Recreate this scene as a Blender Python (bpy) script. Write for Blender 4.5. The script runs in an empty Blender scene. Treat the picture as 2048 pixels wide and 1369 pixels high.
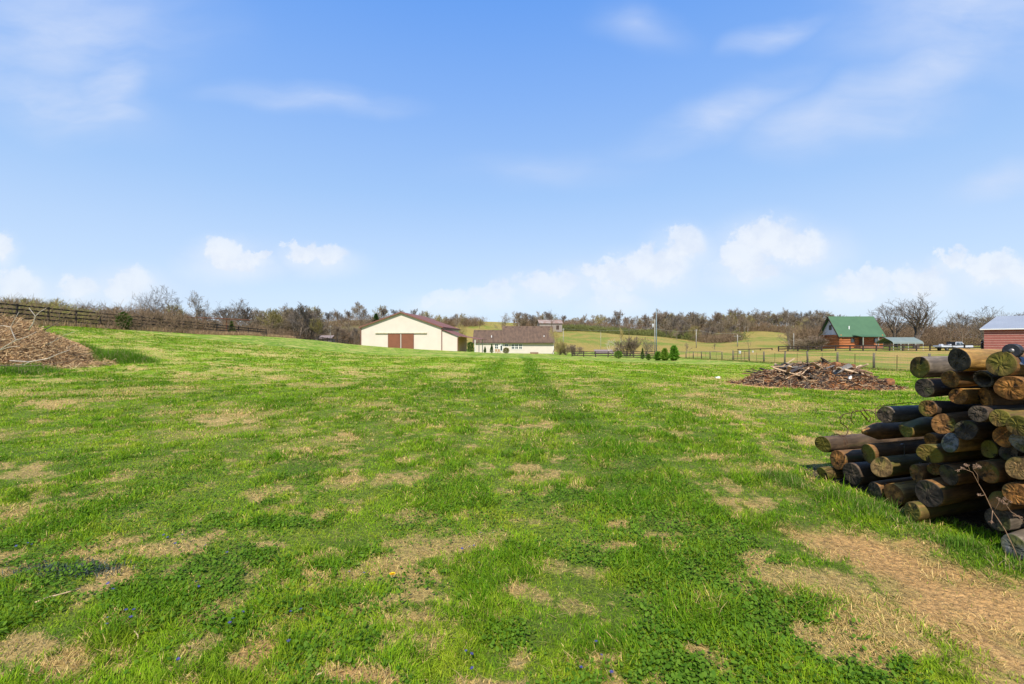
import bpy, math, random
import numpy as np
from math import radians, sin, cos, pi, atan2, sqrt
from mathutils import Vector, Matrix

S = bpy.context.scene
COL = S.collection
F = 910.2          # focal length of the photograph in its own pixels (16 mm on 36 mm)
CU, CV, EYE = 1024.0, 684.5, 1.6

# ------------------------------------------------------------------ camera
cam = bpy.data.cameras.new('camera'); cam.lens = 16; cam.sensor_width = 36
cam.clip_start = 0.05; cam.clip_end = 6000
co = bpy.data.objects.new('camera', cam); COL.objects.link(co)
co.location = (0, 0, EYE); co.rotation_euler = (radians(90), 0, 0)
S.camera = co

# ------------------------------------------------------------------ light
SUN_AZ = atan2(-0.12, -0.992)      # measured from +Y towards +X : sun behind the camera, to the right
SUN_EL = radians(49)
S.view_settings.view_transform = 'Standard'; S.view_settings.look = 'None'
S.view_settings.gamma = 1; S.view_settings.exposure = 0.85
S.view_settings.use_curve_mapping = False
S.render.film_transparent = False
sl = bpy.data.lights.new('sun', 'SUN'); sl.energy = 3.8; sl.angle = radians(0.6); sl.color = (1.0, 0.95, 0.86)
so = bpy.data.objects.new('sun', sl); COL.objects.link(so)
sd = Vector((sin(SUN_AZ)*cos(SUN_EL), cos(SUN_AZ)*cos(SUN_EL), sin(SUN_EL)))
so.rotation_euler = sd.to_track_quat('Z', 'Y').to_euler(); so.location = (30, -20, 40)

class NT:
    """tiny helper around a node tree"""
    def __init__(s, nt): s.t = nt; s.n = nt.nodes; s.l = nt.links
    def new(s, typ, **kw):
        n = s.n.new(typ)
        for k, v in kw.items(): setattr(n, k, v)
        return n
    def link(s, a, b): s.l.new(a, b)
    def val(s, sock, v):
        if hasattr(v, 'is_output') or isinstance(v, bpy.types.NodeSocket): s.l.new(v, sock)
        else: sock.default_value = v
    def math(s, op, a, b=0.0, c=0.0, clamp=False):
        n = s.new('ShaderNodeMath', operation=op, use_clamp=clamp)
        s.val(n.inputs[0], a); s.val(n.inputs[1], b); s.val(n.inputs[2], c)
        return n.outputs[0]
    def vmath(s, op, a, b=(0, 0, 0)):
        n = s.new('ShaderNodeVectorMath', operation=op)
        s.val(n.inputs[0], a); s.val(n.inputs[1], b)
        return n.outputs['Value'] if op in ('DOT_PRODUCT', 'LENGTH', 'DISTANCE') else n.outputs['Vector']
    def mix(s, f, a, b, mode='MIX'):
        n = s.new('ShaderNodeMix', data_type='RGBA', blend_type=mode)
        s.val(n.inputs[0], f); s.val(n.inputs[6], a if not isinstance(a, tuple) else (*a[:3], 1)); s.val(n.inputs[7], b if not isinstance(b, tuple) else (*b[:3], 1))
        return n.outputs[2]
    def noise(s, vec, scale, detail=3, rough=.55, dist=0.0):
        n = s.new('ShaderNodeTexNoise'); s.l.new(vec, n.inputs['Vector'])
        n.inputs['Scale'].default_value = scale; n.inputs['Detail'].default_value = detail
        n.inputs['Roughness'].default_value = rough; n.inputs['Distortion'].default_value = dist
        return n
    def smooth(s, x, a, b, lo=0.0, hi=1.0):
        n = s.new('ShaderNodeMapRange', interpolation_type='SMOOTHSTEP')
        s.val(n.inputs[0], x); n.inputs[1].default_value = a; n.inputs[2].default_value = b
        n.inputs[3].default_value = lo; n.inputs[4].default_value = hi
        return n.outputs[0]

def q(u, v): return ((u-CU)/F, (CV-v)/F)

def build_world():
    w = bpy.data.worlds.new('World'); S.world = w; w.use_nodes = True
    t = NT(w.node_tree); t.n.clear()
    out = t.new('ShaderNodeOutputWorld'); bg = t.new('ShaderNodeBackground'); bg.inputs[1].default_value = 0.1
    sky = t.new('ShaderNodeTexSky', sky_type='NISHITA', sun_disc=False)
    sky.sun_elevation = SUN_EL; sky.sun_rotation = SUN_AZ
    sky.air_density = 1.0; sky.dust_density = 0.6; sky.ozone_density = 2.0
    tc = t.new('ShaderNodeTexCoord'); d = tc.outputs['Generated']
    sx = t.new('ShaderNodeSeparateXYZ'); t.link(d, sx.inputs[0])
    yy = t.math('MAXIMUM', sx.outputs[1], 0.08)
    a = t.math('DIVIDE', sx.outputs[0], yy); b = t.math('DIVIDE', sx.outputs[2], yy)
    cb = t.new('ShaderNodeCombineXYZ'); t.link(a, cb.inputs[0]); t.link(b, cb.inputs[1])
    p0 = cb.outputs[0]
    n1 = t.noise(p0, 17, 8, .62); n2 = t.noise(p0, 3.2, 3, .5)
    wv = t.vmath('SUBTRACT', n1.outputs['Color'], (.5, .5, .5))
    wv = t.vmath('MULTIPLY', wv, (.11, .10, 0))
    pc = t.vmath('ADD', p0, wv)
    def blob(p, u, v, ru, rv, ang=0.0):
        cx, cy = q(u, v)
        r = t.vmath('SUBTRACT', p, (cx, cy, 0))
        if ang:
            k = t.new('ShaderNodeVectorRotate', rotation_type='Z_AXIS'); t.link(r, k.inputs['Vector']); k.inputs['Angle'].default_value = radians(-ang)
            r = k.outputs[0]
        r = t.vmath('MULTIPLY', r, (F/ru, F/rv, 0))
        return t.math('SUBTRACT', 1.0, t.vmath('LENGTH', r))
    def union(p, bl):
        m = None
        for x in bl:
            y = blob(p, *x[:5]) if len(x) < 6 else t.math('MULTIPLY', blob(p, *x[:5]), x[5])
            m = y if m is None else t.math('MAXIMUM', m, y)
        return m
    CUM = [(35, 572, 60, 40), (5, 490, 22, 32), (160, 565, 45, 30), (255, 562, 60, 38), (442, 492, 42, 32), (465, 515, 70, 25),
                     (520, 505, 24, 14), (605, 495, 34, 22), (650, 505, 50, 24), (980, 580, 60, 22), (1095, 558, 75, 28), (1225, 540, 80, 30),
                     (1310, 525, 75, 38), (1368, 485, 50, 42), (1230, 585, 55, 24), (1535, 470, 70, 48), (1590, 485, 75, 40), (1480, 510, 60, 30),
                     (1500, 535, 70, 24), (1720, 565, 80, 32), (1842, 562, 62, 36), (1905, 512, 34, 20), (1985, 530, 75, 30), (2060, 545, 60, 30), (900, 590, 60, 20)]
    cum = union(pc, [(u_, v_+4, a_*1.08, b_*1.05) for u_, v_, a_, b_ in CUM])
    low = union(t.vmath('ADD', p0, t.vmath('MULTIPLY', wv, (.5, .3, 0))), [(u_, v_+22, a_*1.75, b_*1.5) for u_, v_, a_, b_ in CUM])
    cm = t.smooth(t.math('ADD', cum, t.math('MULTIPLY', t.math('SUBTRACT', n1.outputs['Fac'], .5), 1.25)), .02, .42)
    # cloud bases dissolve into the haze
    base = t.smooth(b, .03, .19, .25, 1.0)
    cm = t.math('MULTIPLY', cm, base)
    lw = t.math('MULTIPLY', t.smooth(low, -.3, 1.1), .52)
    halo = t.smooth(union(p0, [(250, 580, 330, 70), (500, 520, 230, 60), (1250, 560, 420, 80), (1560, 500, 230, 90), (1880, 560, 330, 80)]), 0, .8)
    # thin high cloud
    wv2 = t.vmath('MULTIPLY', t.vmath('SUBTRACT', n2.outputs['Color'], (.5, .5, .5)), (.25, .12, 0))
    ps = t.vmath('ADD', p0, wv2)
    cir = union(ps, [(150, 212, 200, 34, -12, 2.0), (240, 175, 130, 70, 30, 1.4), (110, 195, 260, 80, -14), (215, 180, 120, 75, 20), (620, 200, 210, 38, -4), (1440, 225, 260, 60, 22), (1850, 150, 300, 70, 20),
                     (1700, 240, 260, 80, 5), (1280, 45, 110, 45, -10, .5), (1550, 60, 120, 35, 15), (2020, 370, 140, 40, 14), (1100, 345, 190, 40, 0, .45), (120, 60, 340, 150, 0), (1950, 40, 340, 140, 0)])
    st = t.vmath('MULTIPLY', ps, (1.0, 3.2, 0)); n3 = t.noise(st, 2.6, 5, .55)
    cr = t.smooth(cir, -.25, 1.0)
    cr = t.math('MULTIPLY', cr, t.smooth(n3.outputs['Fac'], .15, .75))
    fac2 = t.math('MULTIPLY', cr, .78)
    front = t.smooth(sx.outputs[1], .1, .3)
    rp = t.new('ShaderNodeValToRGB'); el = rp.color_ramp.elements
    SK = [(0.0, .62, .745, .92), (.09, .58, .72, .925), (.2, .48, .65, .925), (.3, .365, .57, .92), (.47, .235, .45, .92), (.6, .145, .365, .90), (.85, .07, .24, .75)]
    while len(el) < len(SK): el.new(.5)
    for e_, c_ in zip(el, SK): e_.position = c_[0]; e_.color = (*c_[1:], 1)
    t.link(sx.outputs[2], rp.inputs[0])
    air = t.mix(1.0, rp.outputs[0], (5.85, 5.92, 5.95), 'MULTIPLY')
    skyc = t.mix(.85, sky.outputs[0], air)
    skyc = t.mix(t.math('MULTIPLY', t.math('MULTIPLY', fac2, front), 1.0), skyc, CLOUD_THIN)
    skyc = t.mix(t.math('MULTIPLY', t.math('MULTIPLY', halo, front), .22), skyc, CLOUD_THIN)
    skyc = t.mix(t.math('MULTIPLY', lw, front), skyc, CLOUD)
    skyc = t.mix(t.math('MULTIPLY', t.math('MULTIPLY', cm, front), .58), skyc, t.mix(t.smooth(n1.outputs['Fac'], .35, .62), (4.4, 4.7, 5.3), (5.2, 5.35, 5.55)))
    t.link(skyc, bg.inputs[0]); t.link(bg.outputs[0], out.inputs[0])
CLOUD_THIN = (3.7, 4.25, 5.4); CLOUD = (4.95, 5.2, 5.5)
build_world()

# ------------------------------------------------------------------ helpers
def tag(o, label=None, cat=None, group=None, kind=None):
    if label: o['label'] = label
    if cat: o['category'] = cat
    if group: o['group'] = group
    if kind: o['kind'] = kind
    return o

def empty(name, loc=(0, 0, 0), rz=0.0, label=None, cat=None, group=None):
    o = bpy.data.objects.new(name, None); COL.objects.link(o)
    o.location = loc; o.rotation_euler = (0, 0, rz); o.empty_display_size = .2
    return tag(o, label, cat, group)

def np_mesh(name, V, faces_flat, loop_tot, mats, parent=None, col=None, midx=None, smooth=False):
    """V (n,3); faces_flat loop vertex indices; loop_tot loops per face"""
    me = bpy.data.meshes.new(name)
    V = np.asarray(V, np.float32)
    ff = np.asarray(faces_flat, np.int32).ravel(); lt = np.asarray(loop_tot, np.int32)
    me.vertices.add(len(V)); me.vertices.foreach_set('co', V.ravel())
    me.loops.add(len(ff)); me.loops.foreach_set('vertex_index', ff)
    ls = np.zeros(len(lt), np.int32); ls[1:] = np.cumsum(lt)[:-1]
    me.polygons.add(len(lt)); me.polygons.foreach_set('loop_start', ls)
    try: me.polygons.foreach_set('loop_total', lt)
    except Exception: pass
    if midx is not None: me.polygons.foreach_set('material_index', np.asarray(midx, np.int32))
    me.polygons.foreach_set('use_smooth', np.full(len(lt), smooth))
    me.update(calc_edges=True)
    if col is not None:
        ca = me.color_attributes.new('Col', 'FLOAT_COLOR', 'POINT')
        c4 = np.ones((len(V), 4), np.float32); c4[:, :3] = col
        ca.data.foreach_set('color', c4.ravel())
    for m in (mats if isinstance(mats, (list, tuple)) else [mats]): me.materials.append(m)
    o = bpy.data.objects.new(name, me); COL.objects.link(o)
    if parent is not None: o.parent = parent
    return o

class MB:
    def __init__(s): s.v = []; s.f = []; s.m = []; s.cm = 0
    def add(s, vs, fs):
        b = len(s.v); s.v += [tuple(x) for x in vs]
        for f in fs: s.f.append([b+i for i in f]); s.m.append(s.cm)
        return s
    def box(s, c, d, R=None):
        hx, hy, hz = d[0]/2, d[1]/2, d[2]/2
        vs = [Vector((x*hx, y*hy, z*hz)) for z in (-1, 1) for y in (-1, 1) for x in (-1, 1)]
        if R is not None: vs = [R @ v for v in vs]
        vs = [v+Vector(c) for v in vs]
        return s.add(vs, [(0, 2, 3, 1), (4, 5, 7, 6), (0, 1, 5, 4), (2, 6, 7, 3), (0, 4, 6, 2), (1, 3, 7, 5)])
    def beam(s, p0, p1, w, h):
        """box from p0 to p1, w wide (horizontal), h high"""
        p0, p1 = Vector(p0), Vector(p1); d = (p1-p0); L = d.length; d.normalize()
        sd_ = Vector((-d.y, d.x, 0)); 
        if sd_.length < 1e-4: sd_ = Vector((1, 0, 0))
        sd_.normalize(); up = d.cross(sd_) if abs(d.z) < .99 else Vector((0, 1, 0))
        if up.z < 0: up = -up
        R = Matrix((d, sd_, up)).transposed()
        return s.box((p0+p1)/2, (L, w, h), R)
    def tube(s, pts, rs, n=8, cap=True):
        pts = [Vector(p) for p in pts]
        if not hasattr(rs, '__len__'): rs = [rs]*len(pts)
        b = len(s.v); 
        for i, p in enumerate(pts):
            d = (pts[min(i+1, len(pts)-1)]-pts[max(i-1, 0)]).normalized()
            a = d.orthogonal().normalized() if i == 0 else (a - d*a.dot(d)).normalized()
            c = d.cross(a)
            for k in range(n):
                t = 2*pi*k/n; s.v.append(tuple(p+(a*cos(t)+c*sin(t))*rs[i]))
        for i in range(len(pts)-1):
            for k in range(n):
                k2 = (k+1) % n
                s.f.append([b+i*n+k, b+i*n+k2, b+(i+1)*n+k2, b+(i+1)*n+k]); s.m.append(s.cm)
        if cap:
            s.f.append([b+k for k in range(n)][::-1]); s.m.append(s.cm)
            s.f.append([b+(len(pts)-1)*n+k for k in range(n)]); s.m.append(s.cm)
        return s
    def slab(s, quad, th):
        """quad of 4+ points extruded by th along its normal (downwards if th<0)"""
        ps = [Vector(p) for p in quad]; n = (ps[1]-ps[0]).cross(ps[2]-ps[0]).normalized()
        if n.z < 0: n = -n
        k = len(ps); vs = ps+[p+n*th for p in ps]
        fs = [tuple(range(k)), tuple(range(2*k-1, k-1, -1))]+[(i, (i+1) % k, k+(i+1) % k, k+i) for i in range(k)]
        return s.add(vs, fs)
    def prism(s, poly, off):
        """planar polygon extruded by vector off"""
        ps = [Vector(p) for p in poly]; k = len(ps); o = Vector(off)
        return s.add(ps+[p+o for p in ps], [tuple(range(k)), tuple(range(2*k-1, k-1, -1))]+[(i, (i+1) % k, k+(i+1) % k, k+i) for i in range(k)])
    def build(s, name, mats, parent=None, smooth=False, bevel=0):
        o = np_mesh(name, np.array(s.v), np.concatenate([np.array(f) for f in s.f]), [len(f) for f in s.f], mats, parent, midx=s.m, smooth=smooth)
        if bevel:
            md = o.modifiers.new('bevel', 'BEVEL'); md.width = bevel; md.segments = 2; md.limit_method = 'ANGLE'
        import bmesh
        bm = bmesh.new(); bm.from_mesh(o.data); bmesh.ops.recalc_face_normals(bm, faces=bm.faces); bm.to_mesh(o.data); bm.free()
        return o

# value noise in numpy
def _h(ix, iy, seed):
    n = (ix.astype(np.int64)*374761393 + iy.astype(np.int64)*668265263 + seed*982451653) & 0x7fffffff
    n = ((n ^ (n >> 13))*1274126177) & 0x7fffffff
    return ((n ^ (n >> 16)) & 0xffff)/65535.0
def vnoise(x, y, seed=0):
    xi = np.floor(x); yi = np.floor(y); fx = x-xi; fy = y-yi
    fx = fx*fx*(3-2*fx); fy = fy*fy*(3-2*fy)
    a = _h(xi, yi, seed); b = _h(xi+1, yi, seed); c = _h(xi, yi+1, seed); d = _h(xi+1, yi+1, seed)
    return (a*(1-fx)+b*fx)*(1-fy)+(c*(1-fx)+d*fx)*fy
def fbm(x, y, seed=0, o=4, g=.5):
    s = 0; a = 1; t = 0
    for i in range(o):
        c, n_ = cos(i*1.3+.4), sin(i*1.3+.4)
        s = s+a*vnoise((x*c-y*n_)*2**i, (x*n_+y*c)*2**i, seed+i*7); t += a; a *= g
    return s/t
def sstep(x, a, b):
    t = np.clip((x-a)/(b-a), 0, 1); return t*t*(3-2*t)

# ------------------------------------------------------------------ terrain
TT = {  # photo column : {depth : ground height}
 -1000: {10: .05, 20: 1.2, 35: 2.8, 50: 3.5, 80: 3.6, 115: 3.5, 170: 3.5, 260: 6, 400: 10},
 100: {10: 0, 20: .42, 35: 2.1, 45: 3.45, 60: 3.6, 80: 3.6, 115: 3.2, 170: 3, 260: 6, 400: 12},
 300: {10: 0, 20: .25, 35: 1.45, 45: 2.3, 56: 3.1, 65: 3.05, 80: 2.8, 115: 2.2, 170: 2, 260: 7, 400: 14},
 500: {10: 0, 20: .1, 35: .6, 50: 1.45, 65: 2.4, 77: 2.85, 90: 2.7, 115: 1.5, 140: 0, 170: 1, 260: 8, 400: 16},
 600: {10: 0, 20: .05, 35: .35, 50: .95, 65: 1.6, 80: 2.15, 95: 2.45, 115: 1.8, 140: .4, 170: -.5, 210: 4, 260: 9, 320: 14, 400: 18},
 720: {10: 0, 20: .02, 35: .1, 50: .35, 65: .65, 80: .95, 87: 1.05, 95: .7, 115: 0.1, 140: -.8, 170: 0, 210: 5, 260: 12, 320: 17, 400: 21},
 850: {10: 0, 35: 0, 65: .1, 80: .22, 87: .22, 115: -.8, 140: -.8, 170: .5, 210: 4, 260: 9, 320: 14, 400: 20.5},
 1000: {10: 0, 35: -.1, 50: -.15, 65: -.2, 80: -.35, 95: -.8, 115: -1.3, 140: -1.1, 170: 0, 210: 4, 260: 9, 320: 14, 400: 20},
 1150: {10: 0, 35: -.15, 50: -.3, 65: -.7, 80: -1.15, 95: -1.55, 115: -1.5, 140: -1.1, 170: .9, 210: 3.8, 260: 7.8, 320: 10, 400: 15},
 1300: {10: 0, 20: -.05, 35: -.3, 50: -.7, 65: -1.15, 80: -1.55, 91: -1.75, 115: -1.5, 140: -1.0, 170: 1.5, 210: 4.3, 260: 5, 320: 8, 400: 13},
 1420: {10: 0, 20: -.1, 35: -.5, 50: -.8, 69: -1.1, 80: -1.2, 95: -1.3, 115: -1.1, 140: -.9, 180: .6, 210: .6, 260: 4, 320: 9, 400: 14},
 1530: {10: 0, 20: -.2, 35: -.6, 54: -.95, 69: -1.1, 95: -.9, 115: -.8, 140: -.4, 170: 2, 210: 4.5, 260: 7.3, 300: 9.3, 320: 9.8, 400: 11},
 1700: {10: 0, 20: -.3, 37: -.7, 50: -.7, 65: -.65, 80: -.55, 100: -.4, 108: -.3, 118: .1, 140: .3, 170: .5, 260: 1, 400: 5},
 1850: {10: 0, 20: -.3, 37: -.7, 50: -.7, 65: -.6, 80: -.5, 100: -.45, 112: -.1, 125: .3, 140: .4, 170: .5, 260: 1, 400: 5},
 1950: {10: 0, 20: -.3, 37: -.6, 50: -.5, 65: -.3, 78: .0, 95: -.15, 100: -.1, 140: .5, 170: .6, 260: 1, 400: 5},
 3000: {10: 0, 20: -.3, 37: -.6, 50: -.4, 65: -.1, 78: .15, 100: .3, 140: .5, 170: .6, 260: 1, 400: 5},
}
def _make_terrain():
    us = sorted(TT); sl_ = np.array([(u-CU)/F for u in us])
    ly = np.linspace(math.log(1.0), math.log(3000), 260)
    Zs = []
    for u in us:
        d = dict(TT[u]); d[1] = 0; d[6] = 0; z4 = d[400]; d[700] = z4+1.5; d[3000] = z4+2
        ks = sorted(d); Zs.append(np.interp(ly, np.log(ks), [d[k] for k in ks]))
    Zs = np.array(Zs)
    ss = np.linspace(sl_[0], sl_[-1], 240)
    G = np.array([np.interp(ss, sl_, Zs[:, j]) for j in range(len(ly))]).T
    for _ in range(3):
        P = np.pad(G, ((2, 2), (2, 2)), 'edge')
        G = sum(P[2+i:2+i+G.shape[0], 2:-2]*w for i, w in zip((-2, -1, 0, 1, 2), (.1, .2, .4, .2, .1)))
        P = np.pad(G, ((2, 2), (2, 2)), 'edge')
        G = sum(P[2:-2, 2+i:2+i+G.shape[1]]*w for i, w in zip((-2, -1, 0, 1, 2), (.1, .2, .4, .2, .1)))
    return ss, ly, G
_ss, _ly, _G = _make_terrain()
def h(x, y):
    x = np.asarray(x, float); y = np.asarray(y, float)
    Y = np.maximum(y, 1.0)
    a = np.clip(x/np.maximum(y, 4.0), _ss[0], _ss[-1]-1e-6); b = np.clip(np.log(Y), _ly[0], _ly[-1]-1e-6)
    fi = (a-_ss[0])/(_ss[1]-_ss[0]); fj = (b-_ly[0])/(_ly[1]-_ly[0])
    i = np.clip(fi.astype(int), 0, len(_ss)-2); j = np.clip(fj.astype(int), 0, len(_ly)-2); fi = fi-i; fj = fj-j
    z = (_G[i, j]*(1-fi)+_G[i+1, j]*fi)*(1-fj)+(_G[i, j+1]*(1-fi)+_G[i+1, j+1]*fi)*fj
    r = np.hypot(x, y)
    z = z+(fbm(x*.35, y*.35, 5, 3)-.5)*.10*sstep(r, 2, 9) + (fbm(x*.03, y*.03, 9, 2)-.5)*1.2*sstep(r, 140, 260)
    # the worn track beside the posts is slightly sunk
    z = z-.035*track(x, y)
    return z
def H(x, y): return float(h(np.array([x]), np.array([y]))[0])
def track(x, y):
    cx = 2.80+.0*y-np.clip(y-3.2, 0, 2)*.25
    w = .66-np.clip(y-2.8, 0, 2.5)*.17
    n = (fbm(x*3.0, y*3.0, 31, 6, .7)-.5)*1.7
    d = np.abs(x-cx-.08)/np.maximum(w, .1)+n*.9
    return (1-sstep(d, .35, 1.35))*(1-sstep(y+n*.6, 3.45, 4.35))*sstep(y, .3, 1.6)
def G3(u, Y, dz=0.0):
    x = (u-CU)/F*Y; return Vector((x, Y, H(x, Y)+dz))
def P3(u, v, Y): return Vector(((u-CU)/F*Y, Y, EYE-(v-CV)/F*Y))
def hit(u, v):
    Y = np.geomspace(2, 120, 900); x = (u-CU)/F*Y; z = EYE-(v-CV)/F*Y
    k = np.nonzero(z <= h(x, Y))[0]
    k = k[0] if len(k) else len(Y)-1
    return x[k], Y[k]

# patches of dead grass seen in the photo: (u, v, half width, half height)
DRYP = [(440,840,85,16),(585,862,48,13),(680,875,40,10),(610,905,30,12),(455,922,28,7),(40,945,60,13),(575,978,40,6),(820,1030,45,18),
 (545,1093,40,9),(640,1145,50,13),(845,1165,36,12),(785,1090,25,9),(890,1100,25,7),(235,1155,45,18),(190,1183,40,12),(50,1180,25,14),(120,1345,90,26),
 (250,1310,45,14),(520,710,80,4),(510,738,85,4.5),(360,748,30,5),(275,738,20,5),(110,808,60,12),(70,842,25,5),(1230,891,48,4),(1090,850,24,9),
 (1240,800,26,5),(1395,790,40,5),(1240,1045,35,10),(1320,1072,30,7),(1230,1100,40,8),(740,1345,70,22),(1430,912,60,11),(1550,945,60,16),(1505,1012,42,20),
 (1040,1332,26,18),(1410,1300,42,7),(1520,1110,40,13),(850,1240,40,8),(480,1330,30,16),(560,757,30,4),(1180,760,60,4),(1330,770,40,4),(700,745,30,3),(900,735,50,3),
 (300,700,60,5),(1440,758,60,3),(1560,790,30,3),(700,960,30,20),(640,1030,25,12)]
LUSHP = [(340,1230,85,40),(680,1215,150,30),(1330,1110,65,30),(1490,1250,110,50),(1250,1310,110,45),(600,930,60,35),(1060,920,50,45),(1290,870,120,25),
 (950,780,90,15),(250,770,120,20),(1180,985,120,35),(1650,1000,60,22),(1290,1000,70,30),(450,1110,80,20),(60,1120,80,30),(560,1045,70,20)]
def _ell(L):
    R = []
    for (u, v, ru, rv) in L:
        x, y = hit(u, v); x1, y1 = hit(u, v-rv); x2, y2 = hit(u, min(v+rv, 1368))
        R.append((x, y, max(ru/F*y, .05), max((y1-y2)/2*1.05, .08), (x1-x2)/max(y1-y2, 1e-3)))
    return R
DRYE = _ell(DRYP); LUSHE = _ell(LUSHP)
def ellmask(x, y, E, seed):
    m = np.zeros_like(x)
    wx = (fbm(x*2.5, y*2.5, seed, 3)-.5); wy = (fbm(x*2.5, y*2.5, seed+50, 3)-.5)
    wn = (fbm(x*6, y*6, seed+9, 4, .65)-.5)*2.2
    for (cx, cy, rx, ry, sk) in E:
        dy = y-cy; dx = x-cx-sk*dy
        d = np.sqrt((dx/rx+wx*1.9)**2+(dy/ry+wy*1.9)**2)
        m = np.maximum(m, sstep(1.25-d+wn, .2, .7))
    return m
def fields(x, y):
    """dry, lush, dirt, zone masks at world points"""
    r = np.hypot(x, y)
    n = fbm(x*.9, y*.9, 3, 5, .6)
    n2 = fbm(x*.16, y*.22, 71, 4, .55)
    n3 = fbm(x*3.2, y*3.2, 13, 3, .6)
    dry = sstep(n*.55+n3*.45, .60, .74)*.6*sstep(n2, .42, .56)
    dry = np.maximum(dry, ellmask(x, y, DRYE, 21)*(.55+.6*n3))
    sp = fbm(x*1.5, y*1.7, 303, 5, .68)
    dry = np.maximum(dry, sstep(sp, .60, .67)*.85*sstep(n2, .42, .54))
    dry = np.maximum(dry, sstep(fbm(x*4.5, y*4.5, 305, 3, .6), .62, .70)*.5)
    # fine yellow flecks in the further lawn
    fl = fbm(x*.55, y*.55, 93, 4, .65)
    dry = np.maximum(dry, sstep(fl, .52, .68)*.6*sstep(r, 5, 12))
    lush = np.maximum(sstep(fbm(x*.5, y*.5, 44, 3), .5, .68)*.7, ellmask(x, y, LUSHE, 61))
    lush = np.maximum(lush, sstep(fbm(x*1.9, y*1.9, 307, 4, .62), .50, .60)*.75)
    for bx, bw, bs in ((1.35, .50, 1.0), (-.9, .38, .75), (3.6, .4, .5), (-4.2, .5, .5)):
        dx_ = np.abs(x-bx-.25*np.sin(y*.16+bx)+(fbm(x*1.1, y*.5, 330, 3)-.5)*.8)
        bd = (1-sstep(dx_, bw*.5, bw*1.5))*bs*sstep(y, 3.0, 5.0)*(1-sstep(y, 45, 80)); lush = np.maximum(lush, bd); dry = dry*(1-.7*bd)
    # mower passes run away from the camera
    band = .5+.5*np.sin((x-.02*y+.35*np.sin(y*.13))*2*pi/3.1)
    lush = np.clip(lush+.35*(band-.4)*sstep(y, 4, 12), 0, 1)*(1-dry*.8)
    t = track(x, y)
    dry = np.clip(np.maximum(dry, sstep(t, .02, .7)*(.6+.6*n3)), 0, 1)
    dirt = np.clip(t*sstep(n3*.6+n*.4, .40, .58), 0, 1)*.9
    dirt = np.maximum(dirt, ellmask(x, y, [(hit(740,1360)[0], hit(740,1360)[1], .13, .07, 0), (hit(950,1320)[0]*0-1.35, 2.35, .12, .1, 0), (hit(480,1335)[0], hit(480,1335)[1], .12, .1, 0)], 77)*.8)
    # bare ground beneath the posts and the debris heap
    ux, uy = x-4.6, y-4.4
    pil = (1-sstep(np.abs(.28*x-.96*y+3.0), 1.15, 1.4))*sstep(.96*x+.28*y, 4.85, 5.1)*(1-sstep(.96*x+.28*y, 7.3, 7.7))
    dirt = np.maximum(dirt, pil); dry = np.maximum(dry, pil)
    dd = np.hypot((x-12.4)/3.9, (y-19.0)/2.2)
    de = (1-sstep(dd+(n-.5)*.6, .75, 1.1))
    dirt = np.maximum(dirt, de); dry = np.maximum(dry, de)
    lft = (1-sstep(np.hypot((x+26)/6.4, (y-20.5)/3.6)+(n-.5)*.6, .75, 1.05))
    dirt = np.maximum(dirt, lft*.8)
    return dry, lush, dirt, n, n2, n3

GREEN_A = np.array((.238, .385, .013)); GREEN_B = np.array((.066, .178, .005)); YELG = np.array((.34, .39, .025))
STRAW = np.array((.76, .56, .22)); THATCH = np.array((.50, .33, .11)); SOIL = np.array((.50, .28, .10))
def lerp(a, b, t): return a*(1-t[:, None])+b*t[:, None]

def mat_vcol(name, rough=.9, bump=0.0, bscale=8, var=.25, vscale=30, trans=0.0):
    m = bpy.data.materials.new(name); m.use_nodes = True; t = NT(m.node_tree); t.n.clear()
    o = t.new('ShaderNodeOutputMaterial'); p = t.new('ShaderNodeBsdfPrincipled')
    a = t.new('ShaderNodeVertexColor', layer_name='Col')
    c = a.outputs[0]
    if var:
        g = t.new('ShaderNodeNewGeometry')
        n = t.noise(g.outputs['Position'], vscale, 4, .65)
        k = t.smooth(n.outputs['Fac'], .3, .7, 1-var, 1+var)
        cc = t.new('ShaderNodeCombineXYZ')
        for i in range(3): t.link(k, cc.inputs[i])
        c = t.mix(1.0, c, cc.outputs[0], 'MULTIPLY')
        if bump:
            nb = t.noise(g.outputs['Position'], bscale, 5, .7)
            b = t.new('ShaderNodeBump'); b.inputs['Strength'].default_value = bump; b.inputs['Distance'].default_value = .06
            t.link(nb.outputs['Fac'], b.inputs['Height']); t.link(b.outputs[0], p.inputs['Normal'])
    t.link(c, p.inputs['Base Color']); p.inputs['Roughness'].default_value = rough; p.inputs['Specular IOR Level'].default_value = .25
    if trans:
        p.inputs['Specular IOR Level'].default_value = .08
        tr = t.new('ShaderNodeBsdfTranslucent'); t.link(c, tr.inputs[0]); mx = t.new('ShaderNodeMixShader'); mx.inputs[0].default_value = trans
        t.link(p.outputs[0], mx.inputs[1]); t.link(tr.outputs[0], mx.inputs[2]); t.link(mx.outputs[0], o.inputs[0])
    else: t.link(p.outputs[0], o.inputs[0])
    return m

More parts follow.
